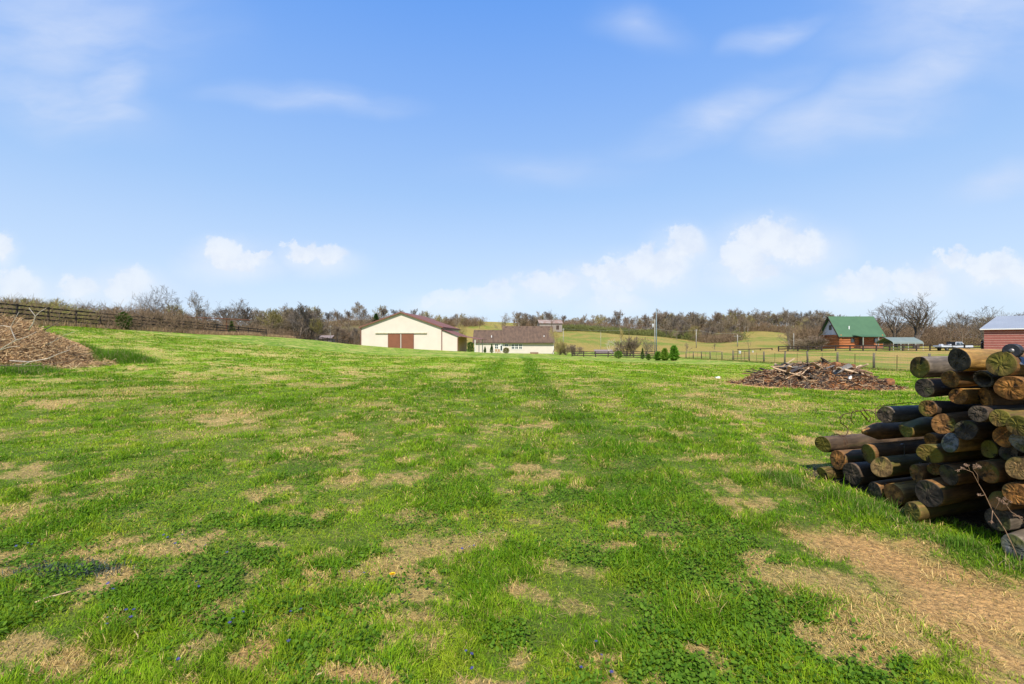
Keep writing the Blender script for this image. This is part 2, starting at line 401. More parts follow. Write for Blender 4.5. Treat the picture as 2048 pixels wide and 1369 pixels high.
def mat(name, c1, c2=None, rough=.8, scale=4, bump=0.0, bdist=.01, stretch=(1, 1, 1), metal=0.0, rib=None, detail=4, spec=.3, trans=0.0, rand=0.0):
    """two-tone noisy surface in object space; rib=(axis, period, depth) adds corrugation"""
    m = bpy.data.materials.new(name); m.use_nodes = True; t = NT(m.node_tree); t.n.clear()
    o = t.new('ShaderNodeOutputMaterial'); p = t.new('ShaderNodeBsdfPrincipled')
    tc = t.new('ShaderNodeTexCoord'); v = t.vmath('MULTIPLY', tc.outputs['Object'], stretch)
    oi = t.new('ShaderNodeObjectInfo')
    vv = t.new('ShaderNodeCombineXYZ'); t.link(t.math('MULTIPLY', oi.outputs['Random'], 37.0), vv.inputs[0]); 
    v2 = t.vmath('ADD', v, vv.outputs[0])
    n = t.noise(v2, scale, detail, .6)
    c2 = c2 or tuple(x*.7 for x in c1)
    c = t.mix(t.smooth(n.outputs['Fac'], .3, .7), c1, c2)
    if rand:
        k = t.math('ADD', t.math('MULTIPLY', oi.outputs['Random'], 2*rand), 1-rand)
        cc = t.new('ShaderNodeCombineXYZ')
        for i in range(3): t.link(k, cc.inputs[i])
        c = t.mix(1.0, c, cc.outputs[0], 'MULTIPLY')
    t.link(c, p.inputs['Base Color']); p.inputs['Roughness'].default_value = rough; p.inputs['Metallic'].default_value = metal
    p.inputs['Specular IOR Level'].default_value = spec
    hsock = None
    if rib:
        s_ = t.new('ShaderNodeSeparateXYZ'); t.link(tc.outputs['Object'], s_.inputs[0])
        w = t.math('SINE', t.math('MULTIPLY', s_.outputs[rib[0]], 2*pi/rib[1]))
        w = t.smooth(w, .3, .95)
        hsock = t.math('MULTIPLY', w, rib[2])
    if bump:
        hb = t.math('MULTIPLY', n.outputs['Fac'], bump)
        hsock = hb if hsock is None else t.math('ADD', hsock, hb)
    if hsock is not None:
        b = t.new('ShaderNodeBump'); b.inputs['Strength'].default_value = 1.0; b.inputs['Distance'].default_value = bdist
        t.link(hsock, b.inputs['Height']); t.link(b.outputs[0], p.inputs['Normal'])
    if trans:
        tr = t.new('ShaderNodeBsdfTranslucent'); t.link(c, tr.inputs[0]); mx = t.new('ShaderNodeMixShader'); mx.inputs[0].default_value = trans
        t.link(p.outputs[0], mx.inputs[1]); t.link(tr.outputs[0], mx.inputs[2]); t.link(mx.outputs[0], o.inputs[0])
    else: t.link(p.outputs[0], o.inputs[0])
    return m

# ------------------------------------------------------------------ ground sheet
def zone_colour(x, y, far_only=False):
    dry, lush, dirt, n, n2, n3 = fields(x, y)
    r = np.hypot(x, y)
    g = lerp(np.broadcast_to(GREEN_A, (len(x), 3)), GREEN_B, np.clip(lush*.8, 0, 1))
    g = lerp(g, YELG, sstep(n3, .5, .75)*.4)
    sw = lerp(np.broadcast_to(STRAW, (len(x), 3)), THATCH, n)
    c = lerp(g, sw*.9, np.clip(dry*.85, 0, 1))
    return c, dry, lush, dirt, n, n2, n3
def ground_colour(x, y):
    c, dry, lush, dirt, n, n2, n3 = zone_colour(x, y)
    r = np.hypot(x, y)
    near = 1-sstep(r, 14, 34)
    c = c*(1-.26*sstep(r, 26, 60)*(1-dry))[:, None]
    under = lerp(np.broadcast_to(np.array((.095, .120, .014)), c.shape), THATCH*.8, dry)       # thatch, its colour darkened for the shade between the blades
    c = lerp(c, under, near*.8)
    c = lerp(c, np.broadcast_to(SOIL, c.shape)*(.75+.5*n3)[:, None], dirt)
    c = lerp(c, np.broadcast_to(np.array((.09, .06, .03)), c.shape), np.where((.96*x+.28*y > 4.9) & (.96*x+.28*y < 8) & (np.abs(.28*x-.96*y+3.0) < 1.5), 1.0, 0.0))  # soil below the post pile, with the shade there put into its dim colour
    # pasture beyond the wire fence, the fields on the far hills, the litter under the woods
    big = fbm(x*.035, y*.05, 101, 4, .6); mid = fbm(x*.25, y*.12, 105, 4, .6)
    past = sstep(x, 30.0, 30.6)*sstep(y, 20, 24)
    pc = lerp(np.broadcast_to(np.array((.35, .235, .062)), c.shape), np.array((.17, .205, .02)), sstep(mid, .42, .62))
    # greener strip close to the fence and by the far board fence
    c = lerp(c, pc, past)
    farm = sstep(y+.0*x, 126, 134)
    fc = lerp(np.broadcast_to(np.array((.28, .205, .045)), c.shape), np.array((.155, .185, .02)), sstep(big*.6+mid*.4, .48, .68))
    c = lerp(c, fc, farm)
    sl_ = x/np.maximum(y, 1)
    wood = np.zeros_like(x)
    lf = (1-sstep(sl_, -.36, -.30))          # left woods behind the board fence
    wood = np.maximum(wood, lf*sstep(y, 92, 104)*(y > 0)); wood = np.maximum(wood, sstep(-x, 46.5, 49)*sstep(y, 30, 34))
    c = lerp(c, np.broadcast_to(np.array((.15, .125, .05)), c.shape)*(.6+.8*mid)[:, None], np.clip(wood, 0, 1)*.85)
    return c
def build_ground():
    aa = [np.linspace(-180, -62, 60)[:-1], np.linspace(-62, 62, 760), np.linspace(62, 180, 60)[1:-1]]
    ang = np.radians(np.concatenate(aa)); na = len(ang)
    rr = np.concatenate([np.linspace(.3, 1.6, 8)[:-1], np.geomspace(1.6, 12, 190)[:-1], np.geomspace(12, 130, 230)[:-1], np.geomspace(130, 3000, 110)]); nr = len(rr)
    A, R = np.meshgrid(ang, rr)
    x = (R*np.sin(A)).ravel(); y = (R*np.cos(A)).ravel()
    z = h(x, y)
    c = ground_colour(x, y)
    V = np.stack([x, y, z], 1)
    i = np.arange(nr-1)[:, None]*na; j = np.arange(na)[None]; j2 = (j+1) % na
    f = np.stack([(i+j), (i+j2), (i+na+j2), (i+na+j)], -1).reshape(-1, 4)[:, ::-1]
    V = np.vstack([V, [[0, 0, 0]]]); c = np.vstack([c, c[:1]])
    fan = np.stack([np.full(na, len(V)-1), (np.arange(na)+1) % na, np.arange(na)], -1)
    flat = np.concatenate([f.ravel(), fan[:, ::-1].ravel()]); lt = np.concatenate([np.full(len(f), 4), np.full(na, 3)])
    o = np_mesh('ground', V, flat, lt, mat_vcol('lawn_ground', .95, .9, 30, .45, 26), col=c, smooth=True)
    # make sure the sheet faces up
    if o.data.polygons[len(f)//2].normal.z < 0:
        o.data.flip_normals()
    tag(o, kind='structure')
build_ground()

# ------------------------------------------------------------------ grass (stuff)
M_BLADE = mat_vcol('grass_blade', .55, 0, 8, 0, 30, trans=.38)
def blades(name, x, y, hgt, wid, lean, az, col, label, cat, tipc=None, mtl=None, z=None):
    n = len(x); z0 = h(x, y) if z is None else z
    base = np.stack([x, y, z0-.004], 1)
    dirv = np.stack([np.cos(az), np.sin(az)], 1)
    fa = az+pi/2+np.random.default_rng(5).normal(0, .5, n); side = np.stack([np.cos(fa), np.sin(fa)], 1)
    ln = np.sin(lean)*hgt; up = np.cos(lean)*hgt
    def pt(t, k):   # curve: leans more towards the tip
        p = base.copy(); p[:, :2] += dirv*(ln*t*(.45+.55*t))[:, None]; p[:, 2] += up*(t-.22*t*t*np.sin(lean)); p[:, :2] += side*(wid*k)[:, None]; return p
    V = np.stack([pt(0, -.45), pt(0, .45), pt(.5, -.42), pt(.5, .42), pt(1, 0)], 1).reshape(-1, 3)
    b = np.arange(n)[:, None]*5
    quad = b+np.array([0, 1, 3, 2]); tri = b+np.array([2, 3, 4])
    flat = np.concatenate([quad.ravel(), tri.ravel()]); lt = np.concatenate([np.full(n, 4), np.full(n, 3)])
    tc_ = col if tipc is None else tipc
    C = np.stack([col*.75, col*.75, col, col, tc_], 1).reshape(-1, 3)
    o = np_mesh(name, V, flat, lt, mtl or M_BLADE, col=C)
    return tag(o, label, cat, kind='stuff')

def build_grass():
    rg = np.random.default_rng(11)
    # draws uniform in slope, density falling with distance
    N = NBLADE
    Y = 1.75*(1+0*rg.random(N)); 
    # inverse-CDF sampling of density*Y with density ~ Y**-k
    k = 1.75; a, b = 1.85, 48.0
    U = rg.random(N); e = 2-k
    Y = (a**e+U*(b**e-a**e))**(1/e)
    X = Y*(rg.random(N)*2.55-1.22)
    # clumping
    X += rg.normal(0, .01, N); Y += rg.normal(0, .01, N)
    dry, lush, dirt, n, n2, n3 = fields(X, Y)
    keep = rg.random(N) < (1-dirt*.93)*(1-.40*dry)*np.clip(.45+1.1*fbm(X*7, Y*7, 201, 2), 0, 1)
    keep &= ~((X > 30) & (Y > 20))
    pil = (np.abs(.28*X-.96*Y+3.0) < 1.28)&((.96*X+.28*Y) > 5.0)
    keep &= ~pil
    X, Y, dry, lush, n, n2, n3 = [v[keep] for v in (X, Y, dry, lush, n, n2, n3)]
    m = len(X); sc = np.clip(Y/3.2, 1, 12)
    isdry = rg.random(m) < np.clip(dry*1.0+.06, 0, .95)
    tuft = fbm(X*2.4, Y*2.4, 301, 3)
    hg = (.022+.030*sstep(tuft, .35, .75)+.040*lush*sstep(tuft, .3, .6))*(.5+1.0*rg.random(m))
    hg *= (1+.28*np.log(np.maximum(sc, 1)))
    # long fringe round the posts and the soil track
    dl = np.abs((.96*X+.28*Y)-4.55); fr = (1-sstep(dl, .15, .75))*(np.abs(.28*X-.96*Y+3.0) < 1.7)
    fr2 = (1-sstep(np.hypot((X-1.45)/.75, (Y-2.75)/.6), .4, 1.1))
    longm = (rg.random(m) < .35)
    hg = np.where(longm, hg*(1+.9*np.maximum(fr*.7, fr2)), hg)
    hg = np.where(isdry, hg*.8, hg)
    wd = (.0030+.0024*rg.random(m))*np.clip(Y/3.0, 1, 20)**.92
    az = rg.random(m)*2*pi; az = np.where(rg.random(m) < .25, fbm(X*2.6, Y*2.6, 401, 2)*6*pi, az)
    lean = np.clip(rg.normal(.92, .38, m), .05, 1.48); lean = np.where(isdry, np.clip(rg.normal(1.08, .3, m), .4, 1.5), lean)
    hue = rg.random(m)
    g = lerp(np.broadcast_to(GREEN_A, (m, 3)), GREEN_B, np.clip(lush*.85+.25*hue-.05, 0, 1))
    g = lerp(g, YELG, np.clip(sstep(n3, .42, .75)*.6*(1-lush*.7)+.4*(rg.random(m) < .22), 0, 1))
    s = lerp(np.broadcast_to(STRAW, (m, 3)), THATCH, rg.random(m))
    c = np.where(isdry[:, None], s, g)*(.72+.56*rg.random(m))[:, None]
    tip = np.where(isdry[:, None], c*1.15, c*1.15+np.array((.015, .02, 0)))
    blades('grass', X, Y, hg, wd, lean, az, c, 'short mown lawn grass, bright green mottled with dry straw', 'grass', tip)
    # broad soft leaves of clover and violets, close to the camera
    N = 120000; Y = 1.9+rg.random(N)**1.4*4.4; X = Y*(rg.random(N)*2.3-1.2)
    dry, lush, dirt, n, n2, n3 = fields(X, Y)
    keep = (rg.random(N) < (.25+.75*sstep(lush, .1, .5))*(1-dirt)*(1-.85*dry)*sstep(fbm(X*1.4, Y*1.4, 808, 3), .36, .5)) & (X < 2.0)
    X, Y = X[keep], Y[keep]; m = len(X)
    z = h(X, Y)+.012+.028*rg.random(m); r = .0045+.0065*rg.random(m)
    tx, ty = rg.normal(0, .45, m), rg.normal(0, .45, m); a0 = rg.random(m)*2*pi
    K = 6; V = []
    for k_ in range(K):
        an = a0+2*pi*k_/K; rr = r*(1.15 if k_ == 0 else .85 if k_ == 3 else 1.0)
        dx, dy = rr*np.cos(an), rr*np.sin(an); V.append(np.stack([X+dx, Y+dy, z+dx*tx+dy*ty], 1))
    V = np.stack(V, 1).reshape(-1, 3); fl = (np.arange(m)[:, None]*K+np.arange(K))
    c = lerp(np.broadcast_to(np.array((.065, .155, .010)), (m, 3)), np.array((.15, .255, .022)), rg.random(m))
    o = np_mesh('clover', V, fl.ravel(), np.full(m, K), M_BLADE, col=np.repeat(c, K, 0)); tag(o, 'small round leaves of clover and violets low in the lawn', 'ground cover', kind='stuff')
    # loose straw lying flat on the worn track
    N = 60000; Y = 1.9+rg.random(N)**1.2*4.6; X = Y*(rg.random(N)*2.3-1.15)
    dry, lush, dirt, n, n2, n3 = fields(X, Y)
    keep = rg.random(N) < np.clip(dry*1.3-.15, 0.04, 1)*(.35+.65*sstep(fbm(X*3, Y*3, 55, 3), .42, .62)); X, Y = X[keep], Y[keep]; m = len(X)
    az = rg.normal(2.3, .75, m); 
    s = lerp(np.broadcast_to(np.array((.62, .44, .20)), (m, 3)), THATCH*.75, rg.random(m))
    blades('straw', X, Y, .03+.10*rg.random(m)**1.5, .0016+.0018*rg.random(m), np.clip(rg.normal(1.42, .12, m), 1.0, 1.55), az, s,
           'loose dead straw lying flat on the worn soil track', 'straw', z=h(X, Y)+.006+.012*rg.random(m))
NBLADE = 1350000
build_grass()
# ------------------------------------------------------------------ post pile
M_SIDE = {}
def log_mats():
    def endmat(name, base, dark, moss, mamt):
        m = bpy.data.materials.new(name); m.use_nodes = True; t = NT(m.node_tree); t.n.clear()
        o = t.new('ShaderNodeOutputMaterial'); p = t.new('ShaderNodeBsdfPrincipled')
        tc = t.new('ShaderNodeTexCoord'); oi = t.new('ShaderNodeObjectInfo')
        sh = t.new('ShaderNodeCombineXYZ'); t.link(t.math('MULTIPLY', oi.outputs['Random'], 91.0), sh.inputs[0])
        v = t.vmath('MULTIPLY', tc.outputs['Object'], (0, 1, 1)); vr = t.vmath('ADD', v, sh.outputs[0])
        wob = t.noise(vr, 9, 3, .6); L = t.vmath('LENGTH', v)
        L2 = t.math('ADD', L, t.math('MULTIPLY', wob.outputs['Fac'], .02))
        ring = t.math('SINE', t.math('MULTIPLY', L2, 2*pi/.0075)); ring = t.smooth(ring, -1, 1)
        n1 = t.noise(vr, 14, 5, .7); n2 = t.noise(vr, 60, 4, .7)
        c = t.mix(t.smooth(n1.outputs['Fac'], .40, .58), base, tuple(x*.7 for x in dark))
        c = t.mix(t.math('MULTIPLY', ring, .3), c, tuple(x*.3 for x in dark))
        c = t.mix(t.smooth(t.noise(vr, 24, 5, .7).outputs['Fac'], .52, .66, 0, .75), c, tuple(x*.25 for x in dark))
        c = t.mix(t.math('MULTIPLY', t.smooth(t.noise(vr, 6, 3, .5).outputs['Fac'], .62-.3*mamt, .8-.3*mamt), .8), c, moss)
        # treated rim is darker
        c = t.mix(t.smooth(L, .055, .11, 0, .55), c, tuple(x*.45 for x in dark))
        # radial drying cracks
        sx = t.new('ShaderNodeSeparateXYZ'); t.link(v, sx.inputs[0])
        an = t.math('ARCTAN2', sx.outputs[2], sx.outputs[1])
        an = t.math('ADD', an, t.math('MULTIPLY', oi.outputs['Random'], 6.28))
        sp = t.math('ADD', t.math('SINE', t.math('MULTIPLY', an, 1.0)), t.math('MULTIPLY', t.math('SUBTRACT', n1.outputs['Fac'], .5), .5))
        cr = t.math('MULTIPLY', t.smooth(sp, .985, 1.0), t.smooth(L, .0, .03))
        c = t.mix(t.math('MULTIPLY', cr, .75), c, (.006, .005, .004))
        t.link(c, p.inputs['Base Color']); p.inputs['Roughness'].default_value = .85; p.inputs['Specular IOR Level'].default_value = .25
        hh = t.math('ADD', t.math('MULTIPLY', ring, .35), t.math('SUBTRACT', n2.outputs['Fac'], t.math('MULTIPLY', cr, .8)))
        b = t.new('ShaderNodeBump'); b.inputs['Strength'].default_value = .5; b.inputs['Distance'].default_value = .003
        t.link(hh, b.inputs['Height']); t.link(b.outputs[0], p.inputs['Normal']); t.link(p.outputs[0], o.inputs[0]); return m
    def sidemat(name, a, b_, moss, mamt):
        m = bpy.data.materials.new(name); m.use_nodes = True; t = NT(m.node_tree); t.n.clear()
        o = t.new('ShaderNodeOutputMaterial'); p = t.new('ShaderNodeBsdfPrincipled')
        tc = t.new('ShaderNodeTexCoord'); oi = t.new('ShaderNodeObjectInfo')
        sh = t.new('ShaderNodeCombineXYZ'); t.link(t.math('MULTIPLY', oi.outputs['Random'], 71.0), sh.inputs[1])
        v = t.vmath('MULTIPLY', tc.outputs['Object'], (.12, 1, 1)); v = t.vmath('ADD', v, sh.outputs[0])
        n1 = t.noise(v, 38, 6, .7); n2 = t.noise(t.vmath('MULTIPLY', tc.outputs['Object'], (.5, 1, 1)), 7, 4, .6)
        grain = t.smooth(n1.outputs['Fac'], .35, .68)
        c = t.mix(t.smooth(n2.outputs['Fac'], .36, .64), a, b_)
        c = t.mix(t.math('MULTIPLY', grain, .6), c, tuple(x*.25 for x in b_))
        c = t.mix(t.smooth(t.noise(v, 11, 4, .6).outputs['Fac'], .66-.26*mamt, .82-.26*mamt, 0, .8), c, moss)
        t.link(c, p.inputs['Base Color']); p.inputs['Roughness'].default_value = .7; p.inputs['Specular IOR Level'].default_value = .3
        b = t.new('ShaderNodeBump'); b.inputs['Strength'].default_value = .8; b.inputs['Distance'].default_value = .006
        t.link(n1.outputs['Fac'], b.inputs['Height']); t.link(b.outputs[0], p.inputs['Normal']); t.link(p.outputs[0], o.inputs[0]); return m
    mo = (.085, .090, .010)
    E_ = dict(D=endmat('end_dark', (.105, .076, .048), (.045, .034, .022), (.05, .055, .012), .35),
              M=endmat('end_mossy', (.19, .115, .030), (.085, .052, .015), (.13, .115, .012), .9),
              B=endmat('end_brown', (.27, .125, .034), (.12, .056, .017), mo, .45),
              O=endmat('end_orange', (.42, .18, .040), (.20, .085, .020), (.05, .05, .015), .25),
              T=endmat('end_tan', (.34, .21, .075), (.17, .10, .038), mo, .5),
              G=endmat('end_grey', (.20, .19, .17), (.085, .082, .074), mo, .5))
    S_ = dict(k=sidemat('side_dark', (.145, .090, .050), (.068, .043, .024), (.05, .05, .012), .3),
              b=sidemat('side_brown', (.30, .145, .042), (.13, .063, .020), (.06, .058, .012), .5),
              g=sidemat('side_grey', (.24, .19, .135), (.11, .085, .060), (.05, .05, .015), .3),
              y=sidemat('side_golden', (.55, .31, .075), (.26, .14, .036), (.16, .14, .025), .35),
              m=sidemat('side_mossy', (.265, .155, .038), (.115, .072, .020), (.085, .08, .012), .8))
    return E_, S_
ENDM, SIDEM = log_mats()
M_STEEL = mat('galvanised_steel', (.35, .35, .36), (.16, .13, .11), .45, 30, metal=.8)
M_RUST = mat('rusty_wire', (.05, .026, .014), (.10, .045, .02), .8, 60)
PA = Vector((.96, .28, 0)); PS = Vector((-.28, .96, 0))
LOGS = [ # distance along the pile, across, height, radius, end, side, form, label
(4.740,2.954,1.370,.098,'M','g','','mossy-faced post with a smooth grey side, leftmost of the top row'),
(4.627,2.595,1.452,.096,'D','y','','topmost post, dark rough face and bright golden yellow side'),
(4.551,2.290,1.434,.098,'M','b','','big olive-brown faced post in the top row, left of the black wheels'),
(4.664,2.675,1.284,.074,'B','b','','mossy brown faced post wedged right below the golden yellow one'),
(4.716,2.900,1.187,.085,'D','k','','slate grey faced post directly below the leftmost post of the top row'),
(4.669,2.457,1.301,.066,'D','m','hollow','small post with a rotted black hollow in its green face'),
(4.520,2.217,1.255,.093,'O','b','','wide orange-brown faced post at the right edge, under the big olive-brown one'),
(4.735,2.660,1.139,.070,'O','y','','small bright orange faced post right of the slate grey faced one'),
(4.782,2.503,1.137,.086,'O','b','slant','long slanting orange-brown cut face just right of the small bright orange one'),
(4.711,2.872,1.006,.076,'B','k','','nearly black post with a faint brown heart, one above the chamfered post'),
(4.843,3.315,0.874,.082,'D','g','','blue-black round faced post jutting out to the left at mid height'),
(4.787,3.095,0.787,.090,'M','m','chamfer','post with its top edge chamfered off, right of the sharpened post'),
(4.925,3.595,0.642,.093,'M','b','point','post sharpened to a pencil point on the left step of the pile'),
(5.097,4.191,0.375,.100,'M','k','wire','post wound with rusty wire, the farthest left that sticks out of the pile'),
(4.683,2.739,0.889,.084,'B','b','scar','orange-brown face with a pale scar, in the middle of the pile'),
(4.608,2.537,0.879,.078,'D','k','mould','black face blotched with pale mould, staples along its dark side'),
(4.870,2.941,0.694,.067,'O','b','','small rust coloured face tucked between the chamfered post and the ringed one'),
(4.630,2.658,0.748,.078,'G','y','','black-centred face in a pale ring, with a yellow-tan side'),
(4.477,2.261,1.028,.066,'M','m','','pale olive face set back below the long slanting cut'),
(4.479,2.390,1.040,.064,'D','k','','almost hidden black face above the mould-blotched post'),
(4.357,2.097,1.005,.075,'M','m','','olive-tan face cut by the right edge of the photo at mid height'),
(4.562,2.275,0.879,.076,'O','k','staple','rust-brown face with a white staple, right of the mould-blotched post'),
(4.714,2.445,0.736,.071,'M','k','','green mossy small round face below the mould-blotched post'),
(4.466,2.131,0.867,.069,'G','g','','grey weathered face with frayed rim at the right edge'),
(4.636,2.812,0.618,.083,'M','m','','oval yellow-green face lying under the ringed one'),
(4.918,3.534,0.429,.100,'M','b','','dark brown mossy face with a long straight side, in the lower left of the pile'),
(5.021,3.949,0.255,.112,'O','b','rot','orange face with a black rotten notch, below the wire-wound post'),
(4.845,3.355,0.340,.101,'T','m','nail','tan-brown face on the post with a tall bent spike'),
(4.948,3.730,0.162,.115,'D','k','','large slate black lopsided face in the lower left'),
(4.923,4.054,0.080,.070,'M','m','','low mossy face half sunk in the grass at the far left foot'),
(4.770,2.996,0.385,.083,'B','b','','brown face with a small orange streak, right of the post with the bent spike'),
(4.659,2.685,0.465,.085,'D','b','','dark face with clear concentric rings behind the dry weed head'),
(4.561,2.380,0.584,.088,'B','b','','brown face tufted with pale straw and cobweb, right of the ringed dark one'),
(4.502,2.167,0.673,.083,'T','b','','tan smooth face cut by the right edge in the lower half'),
(4.806,2.872,0.453,.055,'B','k','','small dim brown face recessed above the dark concentric one'),
(4.860,3.428,0.084,.084,'D','b','','dark greenish face on the ground, left of the bright orange bottom one'),
(4.815,3.223,0.113,.105,'O','y','','round orange-brown face with an orange side in the bottom row'),
(4.628,2.814,0.267,.119,'D','b','','largest face of the lower pile, nearly black with a brown side'),
(4.567,2.903,0.083,.085,'M','m','','long mossy brown post lying lowest in the grass'),
(4.579,2.310,0.379,.069,'B','b','','small shadowed brown face above the grey stump-like one'),
(4.512,2.189,0.479,.083,'O','b','','orange-tan face low at the right edge'),
(4.600,2.335,0.225,.087,'D','g','','grey-black lopsided post end behind the dry weed stalk'),
(4.499,2.190,0.085,.085,'G','g','','rough grey stone-like post end at the right foot of the pile'),
(4.682,2.311,0.745,.064,'D','k','','small black face deep in the gap left of the smooth tan one'),
]
def log_mesh(name, r, L, es, seed, form):
    rg = np.random.default_rng(seed); n = 30
    xs = [0, .006, .05, .25, .6, 1.0, 1.5, L-.006, L]
    if form == 'point': xs = [0, .03, .08, .14, .20, .30, .6, 1.0, 1.5, L-.006, L]
    V = []; ph = rg.random(4)*6.28; el = 1+rg.normal(0, .035)
    a = np.arange(n)*2*pi/n
    prof = 1+.038*np.sin(2*a+ph[0])+.022*np.sin(3*a+ph[1])+.012*np.sin(5*a+ph[2])+rg.normal(0, .007, n)
    tilt = rg.normal(0, .16, 2); tilt[0] += .12
    if form == 'slant': tilt = np.array((.9, -.25))
    bow = rg.normal(0, .010, 2)
    for i, x in enumerate(xs):
        k = 1.0
        if i == 0 or i == len(xs)-1: k = .955
        rr = r*k*prof*(1-.035*x)*(1+rg.normal(0, .004))
        if form == 'point': rr = r*prof*min(1, .22+x/.20*.78)
        y = rr*np.cos(a)*el; z = rr*np.sin(a)
        if form == 'chamfer': z = np.minimum(z, r*(.15+x/.16*.85))
        xx = np.full(n, x)
        if x < .3: xx = x+(tilt[0]*y+tilt[1]*z)*(1-x/.3)
        V.append(np.stack([xx, y+bow[0]*sin(x*2), z+bow[1]*sin(x*2)], 1))
    nr = len(xs); V = np.concatenate(V)
    F_ = []; mi = []
    for i in range(nr-1):
        for k in range(n):
            k2 = (k+1) % n; F_.append([i*n+k, (i+1)*n+k, (i+1)*n+k2, i*n+k2]); mi.append(0 if i else 1)
    def capf(base, x0, flip):
        nonlocal V
        prev = list(range(base, base+n))
        for kk in (.72, .45, .2):
            ring = V[base:base+n].copy(); c = ring.mean(0); ring = c+(ring-c)*kk; ring[:, 0] += rg.normal(0, .0022, n)+( .0 if kk > .5 else rg.normal(0, .002))
            if form == 'hollow' and not flip: ring[:, 0] += (.75-kk)*.22
            b = len(V); V = np.vstack([V, ring]); cur = list(range(b, b+n))
            for k in range(n):
                k2 = (k+1) % n; f = [prev[k], prev[k2], cur[k2], cur[k]]
                F_.append(f if not flip else f[::-1]); mi.append(1)
            prev = cur
        f = prev[:]; F_.append(f if not flip else f[::-1]); mi.append(1)
    capf(0, 0, False); capf((nr-1)*n, L, True)
    return V, F_, mi
def build_logs():
    extra = []
    rg = np.random.default_rng(77)
    # the stack runs on to the right, out of the picture
    for row in range(7):
        for c_ in range(2):
            s_ = 1.985-.175*c_-(.087 if row % 2 else 0); z_ = .088+row*.158
            extra.append((4.62+rg.normal(0, .06), s_, z_, .082+rg.normal(0, .003), 'DMBO'[rg.integers(4)], 'kbm'[rg.integers(3)], '', None))
    for i, (e, s_, z, r, em, sm, form, lab) in enumerate(LOGS+extra):
        p = PA*e+PS*s_; g = 0.0
        V, F_, mi = log_mesh('log', r, 2.35+rg.normal(0, .06), 0, 500+i, form)
        nm = 'fence_post'
        o = np_mesh(nm, V, np.concatenate([np.array(f) for f in F_]), [len(f) for f in F_], [SIDEM[sm], ENDM[em]], midx=mi, smooth=True)
        o.data.materials[0] = SIDEM[sm]
        if form == 'point': 
            o.data.materials[1] = SIDEM['y']
        # smooth sides but a crisp sawn edge
        sf = np.array([1 if m_ == 0 else 0 for m_ in mi], bool)
        o.data.polygons.foreach_set('use_smooth', sf)
        yaw = atan2(.28, .96)+rg.normal(0, .012)
        o.location = (p.x, p.y, z); o.rotation_euler = (0, rg.normal(0, .006), yaw)
        tag(o, lab or 'weathered fence post in the continuation of the stack beyond the right edge', 'fence post', 'old fence posts stacked in the pile')
        m = MB()
        if form == 'nail':
            m.tube([(.30, -.02, r*.9), (.30, -.02, r+.115), (.285, -.02, r+.125), (.262, -.01, r+.118)], [.0045, .0045, .0045, .004], 6); m.build('bent_spike', M_STEEL, o, True)
        if form in ('mould', 'staple', ''):
            if form or rg.random() < .35:
                for k in range(3 if form else 1):
                    x0 = .06+.07*k+rg.random()*.03; a = 1.9+rg.normal(0, .3)
                    c1 = Vector((x0, cos(a)*r*-1*-1, sin(a)*r)); 
                    nrm = Vector((0, cos(a), sin(a)))
                    m = MB(); m.tube([c1-nrm*.003, c1+nrm*.007, c1+nrm*.007+Vector((.028, 0, 0)), c1-nrm*.003+Vector((.028, 0, 0))], .0018, 5)
                    m.build('staple', M_STEEL, o, True)
        if form == 'wire':
            pts = []
            for k in range(90):
                a = k/90*2*pi*3.5; rr = r*1.04+.002*sin(k*3.7); pts.append((.22+.05*k/90+.012*sin(a*1.3), rr*cos(a), rr*sin(a)))
            m.tube(pts, .0022, 5); m.build('wire_wrap', M_RUST, o, True)
build_logs()

def tangled_wire():
    # loose loops of rusty wire springing from the left step of the pile
    rg = random.Random(4); m = MB()
    for loop in ([(1672,868),(1690,872),(1696,858),(1682,846),(1681,835),(1690,828),(1707,826),(1716,823),(1740,822),(1752,830)],
                 [(1707,848),(1702,840),(1704,826),(1712,822),(1722,824),(1730,836),(1738,843),(1741,836),(1732,826),(1726,816)],
                 [(1752,840),(1751,826),(1752,818),(1766,812),(1818,806),(1826,808),(1838,806)],
                 [(1738,844),(1728,832),(1722,828)]):
        pts = [P3(u, v, 4.55+rg.uniform(-.12, .12)) for u, v in loop]
        fine = []
        for i in range(len(pts)-1):
            for k in range(5):
                t = k/5; a = pts[max(i-1, 0)]; b = pts[i]; c = pts[i+1]; d = pts[min(i+2, len(pts)-1)]
                fine.append(.5*((2*b)+(c-a)*t+(2*a-5*b+4*c-d)*t*t+(3*b-a-3*c+d)*t**3))
        fine.append(pts[-1]); m.tube(fine, .0040, 5)
    o = m.build('loose_wire', M_RUST, smooth=True)
    tag(o, 'thin rusty wire looped above the sharpened post', 'wire')
tangled_wire()

